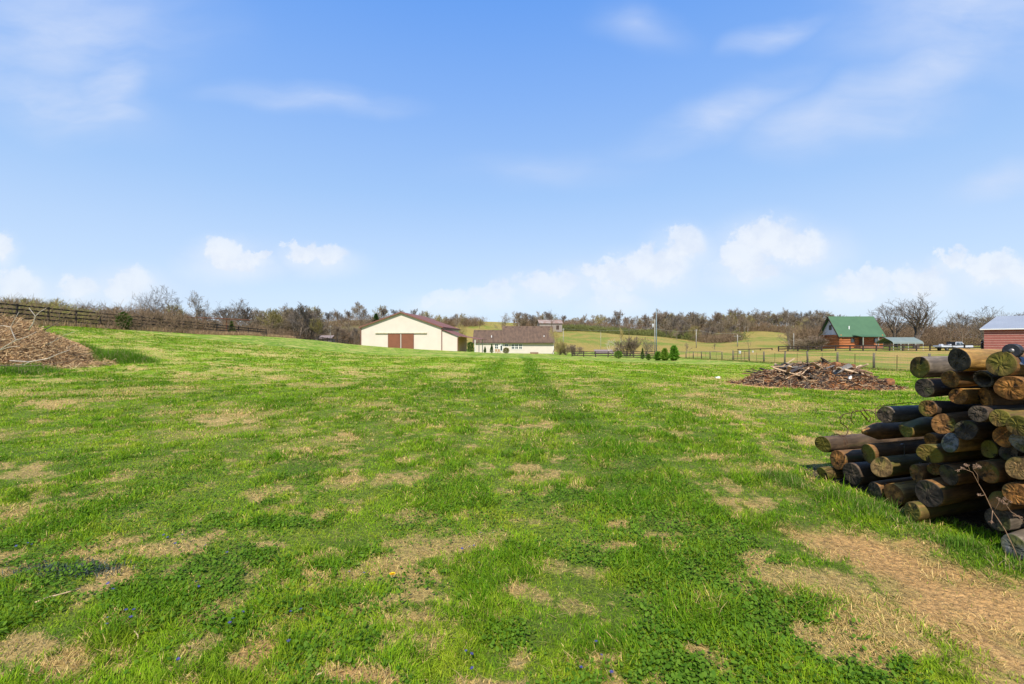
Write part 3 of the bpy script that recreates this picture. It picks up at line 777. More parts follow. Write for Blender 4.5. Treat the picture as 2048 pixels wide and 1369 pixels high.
def roller():
    # twin black rubber wheels on a steel bracket, lying on top of the stack
    top = PA*4.62+PS*2.155
    t = empty('roller_bracket', (top.x, top.y, 1.40), radians(10), 'black twin wheels on a grey steel bracket lying on top of the pile', 'wheel bracket')
    rub = mat('black_rubber', (.016, .016, .020), (.030, .030, .034), .55, 40, .3, .004)
    for k, yv in enumerate((.085, -.04)):
        m = MB(); c = Vector((-.03+.02*k, yv, .135)); ax = Vector((.9, .25, .0)).normalized()
        m.tube([c-ax*.03, c-ax*.026, c+ax*.026, c+ax*.03], [.046, .052, .052, .046], 28)
        w = m.build('wheel', rub, t, bevel=0)
        h_ = MB(); h_.tube([c-ax*.037, c-ax*.03], [.010, .017], 12); h_.tube([c-ax*.041, c-ax*.03], [.005, .005], 6); h_.build('hub', M_STEEL, w)
        for q_ in range(6): pass
    m = MB(); m.slab([(-.07, .07, .085), (-.05, .03, .03), (.14, .0, .02), (.12, .05, .08)], .006)
    m.slab([(-.05, .03, .03), (-.04, -.10, .03), (.15, -.12, .022), (.14, .0, .02)], .006)
    m.slab([(-.055, -.05, .1), (-.045, -.06, .03), (.14, -.07, .03), (.13, -.06, .1)], .005)
    m.build('bracket_plate', mat('dull_zinc', (.23, .23, .25), (.12, .12, .13), .4, 20, metal=.6), t)
    m = MB(); m.tube([(-.01, .12, .135), (.0, -.09, .135)], .008, 8); m.build('axle', M_STEEL, t)
roller()

def dry_weed():
    stem = mat('dry_stalk', (.40, .25, .15), (.25, .15, .09), .8, 30)
    head = mat('dry_seed_head', (.30, .19, .12), (.18, .11, .07), .9, 60)
    t = empty('dry_weed', tuple(P3(2040, 1118, 3.32)), 0, 'tall dead weed with brown seed heads leaning in front of the pile', 'weed')
    O = Vector(t.location); rg = random.Random(9)
    def path(pts, Y0, Y1):
        return [P3(u, v, Y0+(Y1-Y0)*i/(len(pts)-1))-O for i, (u, v) in enumerate(pts)]
    m = MB(); main = path([(2040,1130),(2029,1100),(2010,1060),(1985,1022),(1970,990),(1957,968),(1945,945),(1933,940)], 3.28, 3.15)
    m.tube(main, [.0032, .003, .0028, .0026, .0022, .0018, .0014, .001], 6)
    heads = []
    for pts in ([(1957,968),(1955,950),(1946,938),(1960,934)], [(1970,990),(1962,992),(1958,990)], [(1985,1022),(1984,1035),(1983,1045)], [(1990,1020),(1998,1005),(1997,998)],
                [(1933,940),(1922,938),(1915,942)], [(1940,943),(1936,932),(1930,930)], [(1946,938),(1955,931)]):
        p = path(pts, 3.16, 3.14); m.tube(p, [.0016]+[.0011]*(len(p)-1), 5); heads.append(p[-1])
    sec = path([(2052,1052),(2040,1036),(2022,1024),(2012,1010),(2006,1000)], 3.2, 3.14); m.tube(sec, .0015, 5)
    for pts in ([(2022,1024),(2032,1030),(2040,1034)], [(2012,1010),(2020,1004)], [(2006,1000),(2010,998)]):
        p = path(pts, 3.15, 3.14); m.tube(p, .0011, 5); heads.append(p[-1])
    heads += [path([(u, v), (u, v)], 3.15, 3.15)[0] for u, v in ((1925,936),(1936,931),(1948,933),(1957,936),(2004,1002),(2010,1008),(2030,1032))]
    m.build('stalk', stem, t, True)
    for c in heads:
        hm = MB()
        for k in range(26):
            d = Vector((rg.gauss(0, 1), rg.gauss(0, 1), rg.gauss(0, .7))).normalized(); q0 = c+d*rg.uniform(.002, .011); q1 = q0+d*rg.uniform(.003, .007)
            hm.tube([c+(q0-c)*.2, q0, q1], [.0005, .0016, .0004], 4, cap=False)
        hm.build('seed_head', head, t)
dry_weed()

def flowers():
    yel = mat('dandelion_yellow', (.85, .55, .01), (.75, .42, .0), .6, 200)
    grn = mat('stem_green', (.09, .18, .03), None, .6)
    x, y = hit(785, 1164); t = empty('dandelion', (x, y, H(x, y)), 0, 'single yellow dandelion bloom in the foreground lawn', 'flower')
    rg = random.Random(2); m = MB()
    for k in range(110):
        a = k*2.399; rr = .017*sqrt(k/110); d = Vector((cos(a), sin(a), 0))
        b = Vector((0, 0, .052))+d*rr*.5; e = Vector((0, 0, .060-.35*rr))+d*(rr+.004); s_ = Vector((-d.y, d.x, 0))*.0018
        m.add([b-s_, b+s_, e+s_, e-s_], [(0, 1, 2, 3)])
    m.build('petals', yel, t); m = MB(); m.tube([(0, 0, 0), (0, .004, .03), (0, 0, .054)], .0018, 6); m.build('stem', grn, t)
    blu = mat('violet_petal', (.035, .03, .13), (.07, .065, .19), .6, 100)
    spots = [(222,1178),(220,1195),(250,1237),(266,1236),(260,1252),(221,1253),(320,1243),(395,1180),(392,1186),(332,1080),(340,1086),(351,1099),(366,1083),(416,1103),(455,1118),
             (458,1262),(467,1258),(581,1297),(603,1238),(579,1242),(357,1337),(726,1162),(698,1160),(956,1142),(943,1108),(960,1080),(972,1078),(986,1080),(948,1104),(925,1110),
             (937,1327),(934,1320),(951,1357),(1195,1303),(1200,1332),(1162,1358),(1225,1367),(68,1101),(52,1100),(38,1102),(210,1268),(480,1243)]
    first = None
    for i, (u, v) in enumerate(spots):
        x, y = hit(u, v); zone = 'bottom centre' if u > 880 else ('bottom left' if u < 520 else 'left centre')
        lab = {'bottom left': 'small blue violet flower in the clover at lower left', 'left centre': 'small blue violet flower near the yellow dandelion', 'bottom centre': 'small blue violet flower in the lawn right of the yellow dandelion'}[zone]
        gp = {'bottom left': 'violets in the clover at lower left', 'left centre': 'violets near the dandelion', 'bottom centre': 'violets right of the dandelion'}[zone]
        if first is None:
            m = MB()
            for k in range(5):
                a = 2*pi*k/5+.3; d = Vector((cos(a), sin(a), .25)); s_ = Vector((-sin(a), cos(a), 0)); c = Vector((0, 0, .045)); L_ = .0105
                m.add([c, c+d*L_*.5+s_*.004, c+d*L_+s_*.003, c+d*(L_*1.15), c+d*L_-s_*.003, c+d*L_*.5-s_*.004], [(0, 1, 2, 3, 4, 5)])
            m.cm = 1; m.tube([(0, 0, 0), (.003, 0, .03), (0, 0, .045)], .0009, 5)
            first = m.build('violet_flower', [blu, grn]); o = first
        else:
            o = first.copy(); COL.objects.link(o)
        o.location = (x, y, H(x, y)+.004); s_ = rg.uniform(.65, .95); o.scale = (s_, s_, 1); o.rotation_euler = (rg.uniform(-.3, .5), rg.uniform(-.3, .3), rg.uniform(0, 6))
        tag(o, lab, 'flower', gp)
flowers()
# ------------------------------------------------------------------ bare trees
def segs_mesh(P0, P1, R0, R1, n):
    P0, P1 = np.array(P0), np.array(P1); R0, R1 = np.array(R0), np.array(R1)
    d = P1-P0; d /= np.linalg.norm(d, axis=1)[:, None]+1e-9
    a = np.cross(d, np.where(np.abs(d[:, 2:3]) < .9, np.array([[0, 0, 1.]]), np.array([[1., 0, 0]]))); a /= np.linalg.norm(a, axis=1)[:, None]+1e-9
    b = np.cross(d, a); V = []
    for P, R in ((P0, R0), (P1, R1)):
        for k in range(n):
            t = 2*pi*k/n; V.append(P+(a*cos(t)+b*sin(t))*R[:, None])
    V = np.stack(V, 1).reshape(-1, 3); m = len(P0); base = np.arange(m)[:, None]*2*n
    F_ = [base+np.array([k, (k+1) % n, n+(k+1) % n, n+k]) for k in range(n)]
    F_ = np.stack(F_, 1).reshape(-1, 4)
    return V, F_
def grow_tree(seed, H_=10., r0=.22, spread=.75, bole=.25, levels=5, kids=(7, 6, 5, 4, 3), up=.12, wig=.16, stems=1, tw=.018, ratio=(.62, .62, .6, .58, .55), buds=0):
    rg = random.Random(seed); A = {0: [], 1: []}
    def br(p, d, L, r, lvl):
        ns = 6 if lvl == 0 else (4 if lvl < 3 else 2)
        pts = [p]; q_ = p.copy(); dd = d.copy(); rs = [r]
        for i in range(ns):
            dd = (dd+Vector((rg.gauss(0, wig), rg.gauss(0, wig), rg.gauss(0, wig*.6)+up))).normalized()
            q_ = q_+dd*L/ns; pts.append(q_.copy()); rs.append(max(r*(1-.72*(i+1)/ns), tw*.55))
        for i in range(ns):
            A[0 if lvl <= 1 else 1].append((tuple(pts[i]), tuple(pts[i+1]), rs[i], rs[i+1]))
        if lvl >= levels-1: return
        nk = kids[lvl]
        for k in range(nk):
            t = (bole if lvl == 0 else .22)+(1-(bole if lvl == 0 else .22))*(k+.3+.6*rg.random())/nk; t = min(t, .99)
            f = t*ns; i = int(f); f -= i; b = pts[i].lerp(pts[i+1], f); rb = rs[i]+(rs[i+1]-rs[i])*f
            ax = (pts[i+1]-pts[i]).normalized(); o = ax.orthogonal().normalized(); ang = rg.random()*2*pi+(k*2.4 if lvl == 0 else 0)
            o = Matrix.Rotation(ang, 3, ax) @ o; sp = spread*(.65+.6*rg.random())
            nd = (ax*cos(sp)+o*sin(sp)).normalized()
            br(b, nd, L*ratio[lvl]*(1.15-.45*t)*(.8+.4*rg.random()), max(rb*.62, tw*.6), lvl+1)
    for s_ in range(stems):
        d = Vector((0, 0, 1)) if stems == 1 else Vector((rg.gauss(0, .38), rg.gauss(0, .38), 1)).normalized()
        br(Vector((rg.gauss(0, .12)*(stems > 1), rg.gauss(0, .12)*(stems > 1), -.15)), d, H_*.68*(1 if stems == 1 else rg.uniform(.75, 1.1)), r0, 0)
    allp = np.array([x[1] for x in A[0]+A[1]]); k = H_/allp[:, 2].max()
    return {g: [(np.array(a)*k, np.array(b)*k, c, d) for a, b, c, d in A[g]] for g in A}, k
def tree_meshes(name, seed, mats, **kw):
    A, k = grow_tree(seed, **kw); out = []
    for g, n in ((0, 6), (1, 3)):
        L_ = A[g]; V, F_ = segs_mesh([x[0] for x in L_], [x[1] for x in L_], [x[2] for x in L_], [x[3] for x in L_], n)
        out.append((V, F_))
    return out
BARK = [mat('bark_brown', (.17, .125, .085), (.10, .075, .05), .9, 6, rand=.22), mat('bark_grey', (.25, .215, .17), (.15, .125, .10), .9, 6, rand=.15), mat('bark_pale', (.55, .48, .38), (.36, .30, .22), .9, 5), mat('bark_dark', (.115, .090, .068), (.065, .05, .04), .9, 6)]
TWIG = [mat('twig_brown', (.225, .172, .110), (.155, .118, .078), .9, 1.5, rand=.28), mat('twig_olive', (.27, .235, .07), (.20, .15, .06), .9, 1.2, rand=.25),
        mat('twig_purple', (.185, .135, .095), (.14, .10, .07), .9, 2, rand=.2), mat('twig_yellow', (.38, .29, .11), (.26, .22, .07), .9, 1.5), mat('twig_grey', (.16, .13, .105), (.11, .09, .07), .9, 2)]
LIB = {}
def lib_tree(key, bark, twig, seed, joined=False, **kw):
    (V0, F0), (V1, F1) = tree_meshes(key, seed, None, **kw)
    LIB[key] = (V0, F0, V1, F1, bark, twig, joined, None)
def plant(key, name, u, Y, top_v=None, hgt=None, label='', cat='tree', group=None, rz=None, wide=1.0, x=None, sink=.1):
    V0, F0, V1, F1, bark, twig, joined, cache = LIB[key]
    if cache is None:
        if joined:
            me = np_mesh(name, np.vstack([V0, V1]), np.concatenate([F0.ravel(), (F1+len(V0)).ravel()]), np.full(len(F0)+len(F1), 4), [bark, twig], midx=[0]*len(F0)+[1]*len(F1))
            o0 = me.data; COL.objects.unlink(me); bpy.data.objects.remove(me); cache = (o0,)
        else:
            a = np_mesh('trunk', V0, F0.ravel(), np.full(len(F0), 4), bark, smooth=True); b = np_mesh('crown', V1, F1.ravel(), np.full(len(F1), 4), twig)
            cache = (a.data, b.data)
            for o in (a, b): COL.objects.unlink(o); bpy.data.objects.remove(o)
        LIB[key] = (V0, F0, V1, F1, bark, twig, joined, cache)
    h0 = max(V0[:, 2].max(), V1[:, 2].max())
    xx = (u-CU)/F*Y if x is None else x; z = H(xx, Y)
    if hgt is None: hgt = EYE+(CV-top_v)/F*Y-z
    s_ = hgt/h0; rnd = random.Random(int(u*7+Y*13)); rz = rnd.uniform(0, 6.28) if rz is None else rz
    if joined:
        o = bpy.data.objects.new(name, cache[0]); COL.objects.link(o)
    else:
        o = empty(name)
        for n_, d_ in zip(('trunk', 'crown'), cache):
            c = bpy.data.objects.new(n_, d_); COL.objects.link(c); c.parent = o
    o.location = (xx, Y, z-sink); o.rotation_euler = (0, 0, rz); o.scale = (s_*wide, s_*wide, s_)
    return tag(o, label, cat, group)
for i in range(6):
    lib_tree('far%d' % i, BARK[i % 2], TWIG[(0, 0, 4, 0, 1, 2)[i]], 40+i, True, H_=11, r0=.2, spread=(.6, .75, .55, .8, .65, .5)[i], levels=5, kids=(9, 6, 5, 4, 3), tw=.045, bole=.18, up=.10)
for i in range(3):
    lib_tree('bush%d' % i, BARK[0], TWIG[(1, 0, 2)[i]], 60+i, True, H_=4, r0=.06, spread=.55, levels=4, kids=(8, 6, 5, 3), stems=8, tw=.020, bole=.1, up=.1, ratio=(.55, .6, .6, .6))
lib_tree('big0', BARK[3], TWIG[4], 83, H_=11, r0=.44, spread=.66, levels=5, kids=(10, 6, 5, 4, 3), tw=.022, bole=.24, up=.14, ratio=(.85, .62, .55, .5, .5))
lib_tree('big1', BARK[3], TWIG[4], 85, H_=10, r0=.32, spread=.70, levels=5, kids=(8, 6, 5, 4, 3), tw=.022, bole=.25, up=.12, ratio=(.8, .62, .55, .5, .5))
lib_tree('mid0', BARK[1], TWIG[0], 87, H_=8, r0=.16, spread=.72, levels=5, kids=(8, 6, 5, 4, 3), tw=.020, bole=.15, up=.10, ratio=(.8, .62, .55, .5, .5))
lib_tree('mid1', BARK[1], TWIG[4], 89, H_=8, r0=.16, spread=.85, levels=5, kids=(8, 6, 4, 4, 3), tw=.020, bole=.12, up=.08, stems=2, ratio=(.8, .62, .55, .5, .5))
lib_tree('snag', BARK[0], TWIG[4], 93, H_=9, r0=.14, spread=.7, levels=4, kids=(7, 5, 4, 3), tw=.022, bole=.35, up=.1, ratio=(.6, .55, .5, .5))
lib_tree('pale', BARK[2], TWIG[3], 95, H_=6, r0=.14, spread=.6, levels=5, kids=(7, 6, 5, 4, 3), tw=.02, bole=.2, up=.12, stems=2)
lib_tree('willow', BARK[1], TWIG[3], 97, H_=8, r0=.14, spread=.55, levels=5, kids=(9, 6, 5, 4, 3), tw=.02, bole=.12, up=.14)
lib_tree('limb', BARK[2], BARK[2], 99, H_=5, r0=.13, spread=.9, levels=4, kids=(4, 4, 3, 2), tw=.03, bole=.3, up=.02, wig=.25, stems=2)

# distinctive trees
T_ = [('big0', 1832, 116, 584, 'tallest wide-crowned bare tree, behind the open carport', 1.3), ('big1', 1793, 124, 603, 'smaller bare tree just left of the tallest one, behind the carport', 1.0),
      ('snag', 1925, 110, 618, 'thin bare tree above the white pickup truck', 1.1), ('mid1', 1962, 118, 612, 'spreading bare tree left of the red barn', 1.0), ('snag', 1903, 122, 622, 'slim leafless tree between the carport and the pickup', 1.0),
      ('mid0', 1985, 125, 625, 'bare tree rising behind the grey roof of the red barn', 1.0),
      ('mid1', 345, 66, 567, 'tall forked bare tree standing above the black fence at left', .8), ('mid0', 385, 70, 578, 'bare twiggy tree right of the tall forked one at left', .8),
      ('mid1', 462, 88, 592, 'broad fan-shaped bare tree behind the end of the left fence', 1.15), ('snag', 180, 68, 597, 'low thorny bare tree behind the left fence', 1.2), ('snag', 415, 90, 596, 'slim bare tree left of the fan-shaped one', .6),
      ('mid0', 1012, 205, 624, 'dark bare tree on the skyline above the house roof', .95), ('snag', 1102, 230, 617, 'gaunt bare tree beside the old hilltop barn', 1.0),
      ('pale', 926, 118, 645, 'pale leafless tree between the barn and the house', .8), ('willow', 1105, 108, 652, 'yellowish budding tree at the right corner of the house', .75),
      ('limb', 1228, 104, 676, 'white-barked broken tree near the black fence', 1.0), ('mid1', 1290, 100, 673, 'small bare tree right of the purple shrub by the black fence', .9),
      ('mid0', 1372, 118, 684, 'small bare orchard tree behind the wire fence', .95), ('mid0', 1430, 128, 684, 'faint reddish young tree beside the wire fence corner', .6),
      ('snag', 1497, 122, 676, 'slim bare tree just behind the steel gate', 1.0), ('mid0', 1582, 118, 640, 'tall thick-trunked bare tree left of the log cabin', .75), ('willow', 1600, 128, 650, 'olive budding tree close to the log cabin', 1.0),
      ('snag', 1258, 210, 632, 'bare tree with one crooked limb on the ridge beside the tall pole', .8), ('pale', 1243, 160, 655, 'pale straight young tree on the hillside field', .5)]
for key, u, Y, tv, lab, wd in T_:
    plant(key, 'bare_tree', u, Y, top_v=tv, label=lab, wide=wd)
B_ = [('bush2', 1258, 101, 670, 'dense purple-brown shrub by the black fence', 1.3), ('bush2', 1150, 106, 687, 'twiggy brown shrub right of the house corner', 1.6), ('bush1', 1133, 106, 690, 'orange-brown shrub beside the house corner', 1.3),
      ('bush2', 1640, 112, 668, 'tangled purplish shrub hiding the left wall of the log cabin', 1.8), ('bush1', 1618, 113, 674, 'brown bramble shrub left of the log cabin', 1.6), ('bush0', 1120, 105, 680, 'olive shrub touching the yellowish budding tree', 1.0),
      ('bush0', 60, 52, 592, 'large olive budding bush behind the fence at far left', 1.25), ('bush0', 95, 54, 592, 'olive budding bush between two big ones behind the left fence', 1.2), ('bush0', 28, 56, 590, 'tall olive bush directly behind the brush mound', 1.1), ('bush0', 5, 50, 594, 'olive bush cut by the left edge of the photo', 1.2), ('bush0', 155, 56, 612, 'yellow-green bush behind the left fence', 1.4), ('bush1', 262, 66, 612, 'brown leafless bush behind the middle of the left fence', 1.4)]
for key, u, Y, tv, lab, wd in B_:
    plant(key, 'bare_shrub', u, Y, top_v=tv, label=lab, cat='shrub', wide=wd)

# wooded edges : many bare trees, told apart only by where they stand
def wood(n, u0, u1, Y0, Y1, tv, jit, keys, label, group, seed, wide=(.8, 1.2)):
    rg = random.Random(seed)
    for i in range(n):
        u = u0+(u1-u0)*(i+rg.random())/n; Y = rg.uniform(Y0, Y1)
        tvv = tv(u) if callable(tv) else tv
        plant(rg.choice(keys), 'woodland_tree', u, Y, top_v=tvv+rg.uniform(-jit*.6, jit*1.5)-(rg.random() < .12)*jit*rg.uniform(.6, 1.5), label=label, group=group, wide=rg.uniform(*wide))
FARK = ['far0', 'far1', 'far2', 'far3', 'far4', 'far5']
wood(14, 230, 540, 72, 105, lambda u: np.interp(u, [230, 300, 420, 540], [612, 603, 608, 612]), 12, FARK, 'leafless tree in the thicket behind the left board fence', 'thicket behind the left fence', 1)
wood(24, 505, 640, 104, 140, lambda u: np.interp(u, [505, 560, 600, 640], [622, 612, 610, 625]), 8, FARK, 'reddish-brown bare tree in the clump between the left fence and the barn', 'clump left of the barn', 2, (.9, 1.4))
wood(36, 610, 960, 225, 300, lambda u: np.interp(u, [610, 700, 820, 900, 960], [612, 611, 616, 630, 634]), 8, FARK, 'bare tree on the ridge behind the cream barn', 'ridge trees behind the barn', 3)
wood(14, 600, 720, 150, 185, lambda u: np.interp(u, [600, 720], [640, 655]), 8, FARK, 'bare tree in the hollow left of the cream barn', 'hollow trees left of the barn', 4)
wood(16, 1025, 1110, 255, 310, lambda u: 626, 8, FARK, 'bare tree on the ridge above the long brown roof', 'ridge trees above the house', 5)
wood(38, 1110, 1330, 300, 360, lambda u: np.interp(u, [1110, 1200, 1330], [632, 630, 627]), 7, FARK, 'bare tree in the ridge line left of the tall pole', 'ridge trees left of the pole', 6)
wood(52, 1320, 1500, 250, 350, lambda u: np.interp(u, [1320, 1400, 1500], [626, 626, 624]), 8, FARK, 'bare tree in the wood between the tall pole and the steel gate', 'wood right of the pole', 7)
wood(18, 1330, 1480, 205, 235, lambda u: np.interp(u, [1330, 1480], [650, 655]), 8, FARK, 'lower bare tree at the foot of the wood right of the pole', 'foot of the wood right of the pole', 8)
wood(40, 1485, 1680, 315, 370, lambda u: 624, 8, FARK, 'bare tree in the wood above the small field left of the cabin', 'wood above the small field', 9)
wood(12, 1600, 1680, 135, 160, lambda u: 640, 10, FARK, 'bare tree close behind the left side of the log cabin', 'trees behind the cabin', 10)
wood(44, 1680, 2120, 145, 185, lambda u: np.interp(u, [1680, 1760, 2120], [632, 636, 634]), 8, FARK, 'bare tree in the wood behind the cabin, carport and red barn', 'wood behind the carport', 11)

def brush_band(name, pts, n, hgt, depth, matl, label, seed, cat='undergrowth', tw=.03):
    """a mass of twigs along a line nobody could count"""
    rg = np.random.default_rng(seed); pts = np.array(pts, float)
    t = rg.random(n)*(len(pts)-1); i = t.astype(int); f = t-i
    u = pts[i, 0]*(1-f)+pts[i+1, 0]*f; Y = pts[i, 1]*(1-f)+pts[i+1, 1]*f+rg.normal(0, depth, n)
    Y = np.maximum(Y, 20); u = u+rg.normal(0, 9, n)*(Y > 120)
    x = (u-CU)/F*Y; z = h(x, Y); cl = .45+.9*fbm(x*.22, Y*.22, seed, 3)
    z0 = z+rg.random(n)**1.2*hgt*cl*.8; d = np.stack([rg.normal(0, .8, n), rg.normal(0, .8, n), rg.normal(.7, .5, n)], 1); L_ = (.35+.9*rg.random(n))*hgt*.22
    P0 = np.stack([x, Y, z0], 1); P1 = P0+d*L_[:, None]
    V, F_ = segs_mesh(P0, P1, np.full(n, tw), np.full(n, tw*.4), 3)
    o = np_mesh(name, V, F_.ravel(), np.full(len(F_), 4), matl); return tag(o, label, cat, kind='stuff')
M_UG = [*[mat('undergrowth_brown', (.20, .135, .075), (.13, .085, .05), .9, .12), mat('undergrowth_olive', (.15, .16, .04), (.09, .10, .03), .9, .1)], mat('undergrowth_tan', (.34, .25, .12), (.24, .17, .08), .9, .2), mat('undergrowth_bud', (.30, .29, .07), (.20, .17, .05), .9, .25)]
brush_band('undergrowth', [(-30, 49), (200, 57), (330, 64), (420, 76), (540, 100), (640, 130)], 30000, 3.0, 5, M_UG[0], 'brown brambles and scrub along the foot of the left thicket', 1, tw=.02)
brush_band('undergrowth', [(-30, 48), (60, 50), (130, 52), (200, 55)], 6000, 2.4, 1.8, M_UG[3], 'olive-green budding scrub behind the left board fence', 2, tw=.02)
brush_band('undergrowth', [(560, 150), (650, 170), (720, 180)], 12000, 6, 9, M_UG[0], 'brown scrub in the hollow left of the cream barn', 3, tw=.04)
brush_band('undergrowth', [(600, 250), (760, 260), (900, 290), (960, 300)], 14000, 6, 8, M_UG[0], 'scrub under the ridge trees behind the cream barn', 4, tw=.06)
brush_band('undergrowth', [(1040, 290), (1130, 310), (1330, 325), (1480, 290), (1680, 330)], 34000, 6.5, 7, M_UG[0], 'scrub under the long line of ridge trees', 5, tw=.07)
brush_band('hedge_thicket', [(1090, 262), (1180, 275), (1290, 255), (1400, 222), (1480, 205)], 22000, 4.0, 4, M_UG[1], 'dark green hedge along the upper edge of the hillside field', 6, tw=.08)
brush_band('undergrowth', [(1400, 215), (1440, 205), (1470, 200)], 6000, 4.5, 8, M_UG[0], 'brown scrub below the wood right of the pole', 7, tw=.06)
brush_band('hedge_thicket', [(1485, 316), (1590, 318), (1640, 300)], 9000, 5, 4, M_UG[1], 'dark green scrub above the small field', 8, tw=.08)
brush_band('undergrowth', [(1590, 130), (1640, 135), (1690, 138), (1780, 140), (1900, 140), (2120, 142)], 34000, 6.5, 6, M_UG[0], 'brown scrub behind the log cabin and the pickup truck', 9, tw=.035)

# ------------------------------------------------------------------ evergreens
def leafy(name, n, shape, size, matl, parent=None, seed=0, up=.2):
    """crown of many small leaf-sized faces; shape(t, rg) -> radius at height t in 0..1"""
    rg = np.random.default_rng(seed)
    t = rg.random(n)**.8; a = rg.random(n)*2*pi; R = shape(t)
    lump = .50+.85*fbm(np.cos(a)*2.0+t*6+seed, np.sin(a)*2.0+seed, seed, 3)
    r = R*np.sqrt(rg.uniform(.25, 1, n))*lump
    c = np.stack([r*np.cos(a), r*np.sin(a), t], 1)
    return c, rg
def evergreen(name, u, Y, hgt, rad, label, kind, seed, n=2600, leaf=.10, colr=((.035, .085, .018), (.070, .13, .02)), cat='shrub', x=None):
    shp = {'cone': lambda t: rad*np.clip(1-t, 0, 1)**.85*np.clip(t*9, .35, 1), 'round': lambda t: rad*np.sqrt(np.clip(1-(2*t-.95)**2, 0, 1)), 'pine': lambda t: rad*np.clip(1.05-t, 0, 1)**.6*np.clip(t*4+.25, 0, 1)*(.82+.18*np.cos(t*30)),
           'column': lambda t: rad*np.clip((1-t)*5, 0, 1)**.5}[kind]
    c, rg = leafy(name, n, shp, leaf, None, seed=seed); c[:, 2] = c[:, 2]*hgt*.97+.06
    xx = (u-CU)/F*Y; t = empty(name, (xx, Y, H(xx, Y)), 0, label, cat)
    out = c.copy(); out[:, 2] = 0; out /= np.linalg.norm(out, axis=1)[:, None]+1e-6
    d = out*.8+np.stack([rg.normal(0, .5, n), rg.normal(0, .5, n), rg.normal(.45, .5, n)], 1); d /= np.linalg.norm(d, axis=1)[:, None]
    sd_ = np.cross(d, rg.normal(0, 1, (n, 3))); sd_ /= np.linalg.norm(sd_, axis=1)[:, None]; s_ = leaf*(.6+.8*rg.random(n))[:, None]
    V = np.stack([c-sd_*s_*.25, c+sd_*s_*.25, c+d*s_], 1).reshape(-1, 3); fl = np.arange(3*n)
    base = lerp(np.broadcast_to(np.array(colr[0]), (n, 3)), np.array(colr[1]), rg.random(n))
    np_mesh('foliage', V, fl, np.full(n, 3), M_LEAF, t, col=np.repeat(base, 3, 0))
    m = MB(); m.tube([(0, 0, -.1), (0, 0, hgt*.5), (0, 0, hgt*.85)], [rad*.08+.02, rad*.05+.01, .01], 7); m.build('trunk', BARK[0], t, True)
    return t
M_LEAF = mat_vcol('evergreen_leaf', .7, 0, 8, 0, 30, trans=.15)
evergreen('conifer', 1348, 66, 2.1, .95, 'largest young pine, rightmost of the row before the wire fence', 'pine', 1, 3600, .24, ((.08, .20, .012), (.15, .30, .03)), 'pine')
evergreen('conifer', 1329.5, 67, 1.7, .85, 'yellow-green young pine second from right in the row', 'pine', 2, 2800, .22, ((.13, .23, .02), (.22, .33, .04)), 'pine')
evergreen('conifer', 1315.5, 68, 1.25, .75, 'dark young pine third from right in the row', 'pine', 3, 2000, .2, ((.07, .17, .015), (.13, .25, .03)), 'pine')
evergreen('conifer', 1297, 72, .9, .55, 'small faint young pine at the left end of the row', 'pine', 4, 1800, .12, ((.07, .13, .02), (.11, .18, .03)), 'pine')
evergreen('conifer', 1285, 80, 1.9, .45, 'narrow dark sapling before the black fence', 'cone', 5, 1500, .12, ((.05, .09, .02), (.08, .13, .03)), 'sapling')
evergreen('conifer', 1237, 84, 1.4, .8, 'low green bush in front of the black fence', 'round', 6, 2000, .13, ((.07, .14, .015), (.12, .2, .03)), 'bush')
evergreen('conical_shrub', 970, 110, 1.45, .42, 'small cone-shaped evergreen by the house wall', 'cone', 7, 1800, .12)
evergreen('conical_shrub', 983.5, 110, 2.15, .58, 'tall cone-shaped evergreen by the house wall', 'cone', 8, 2600, .12)
evergreen('round_shrub', 1012, 109, 1.35, .85, 'rounded golden-green shrub below the house window', 'round', 9, 2600, .12, ((.09, .12, .015), (.2, .16, .03)))
evergreen('hedge_shrub', 941, 114, 2.6, .85, 'dark upright evergreen beside the barn porch', 'column', 10, 3400, .14, ((.03, .085, .012), (.05, .12, .018)))
evergreen('cedar', 752, 228, 8.5, 3.4, 'dark green cedar on the ridge left of the barn peak', 'cone', 11, 3800, .6, ((.03, .075, .02), (.06, .11, .025)), 'cedar')
evergreen('cedar', 247, 51.5, 1.9, .75, 'dark green cedar bush growing through the left fence', 'round', 12, 2600, .16, ((.04, .09, .012), (.08, .14, .02)), 'cedar')
evergreen('cedar', 463, 77, 2.3, .8, 'small green cedar behind the far end of the left fence', 'cone', 13, 2200, .18, ((.05, .10, .015), (.08, .14, .02)), 'cedar')
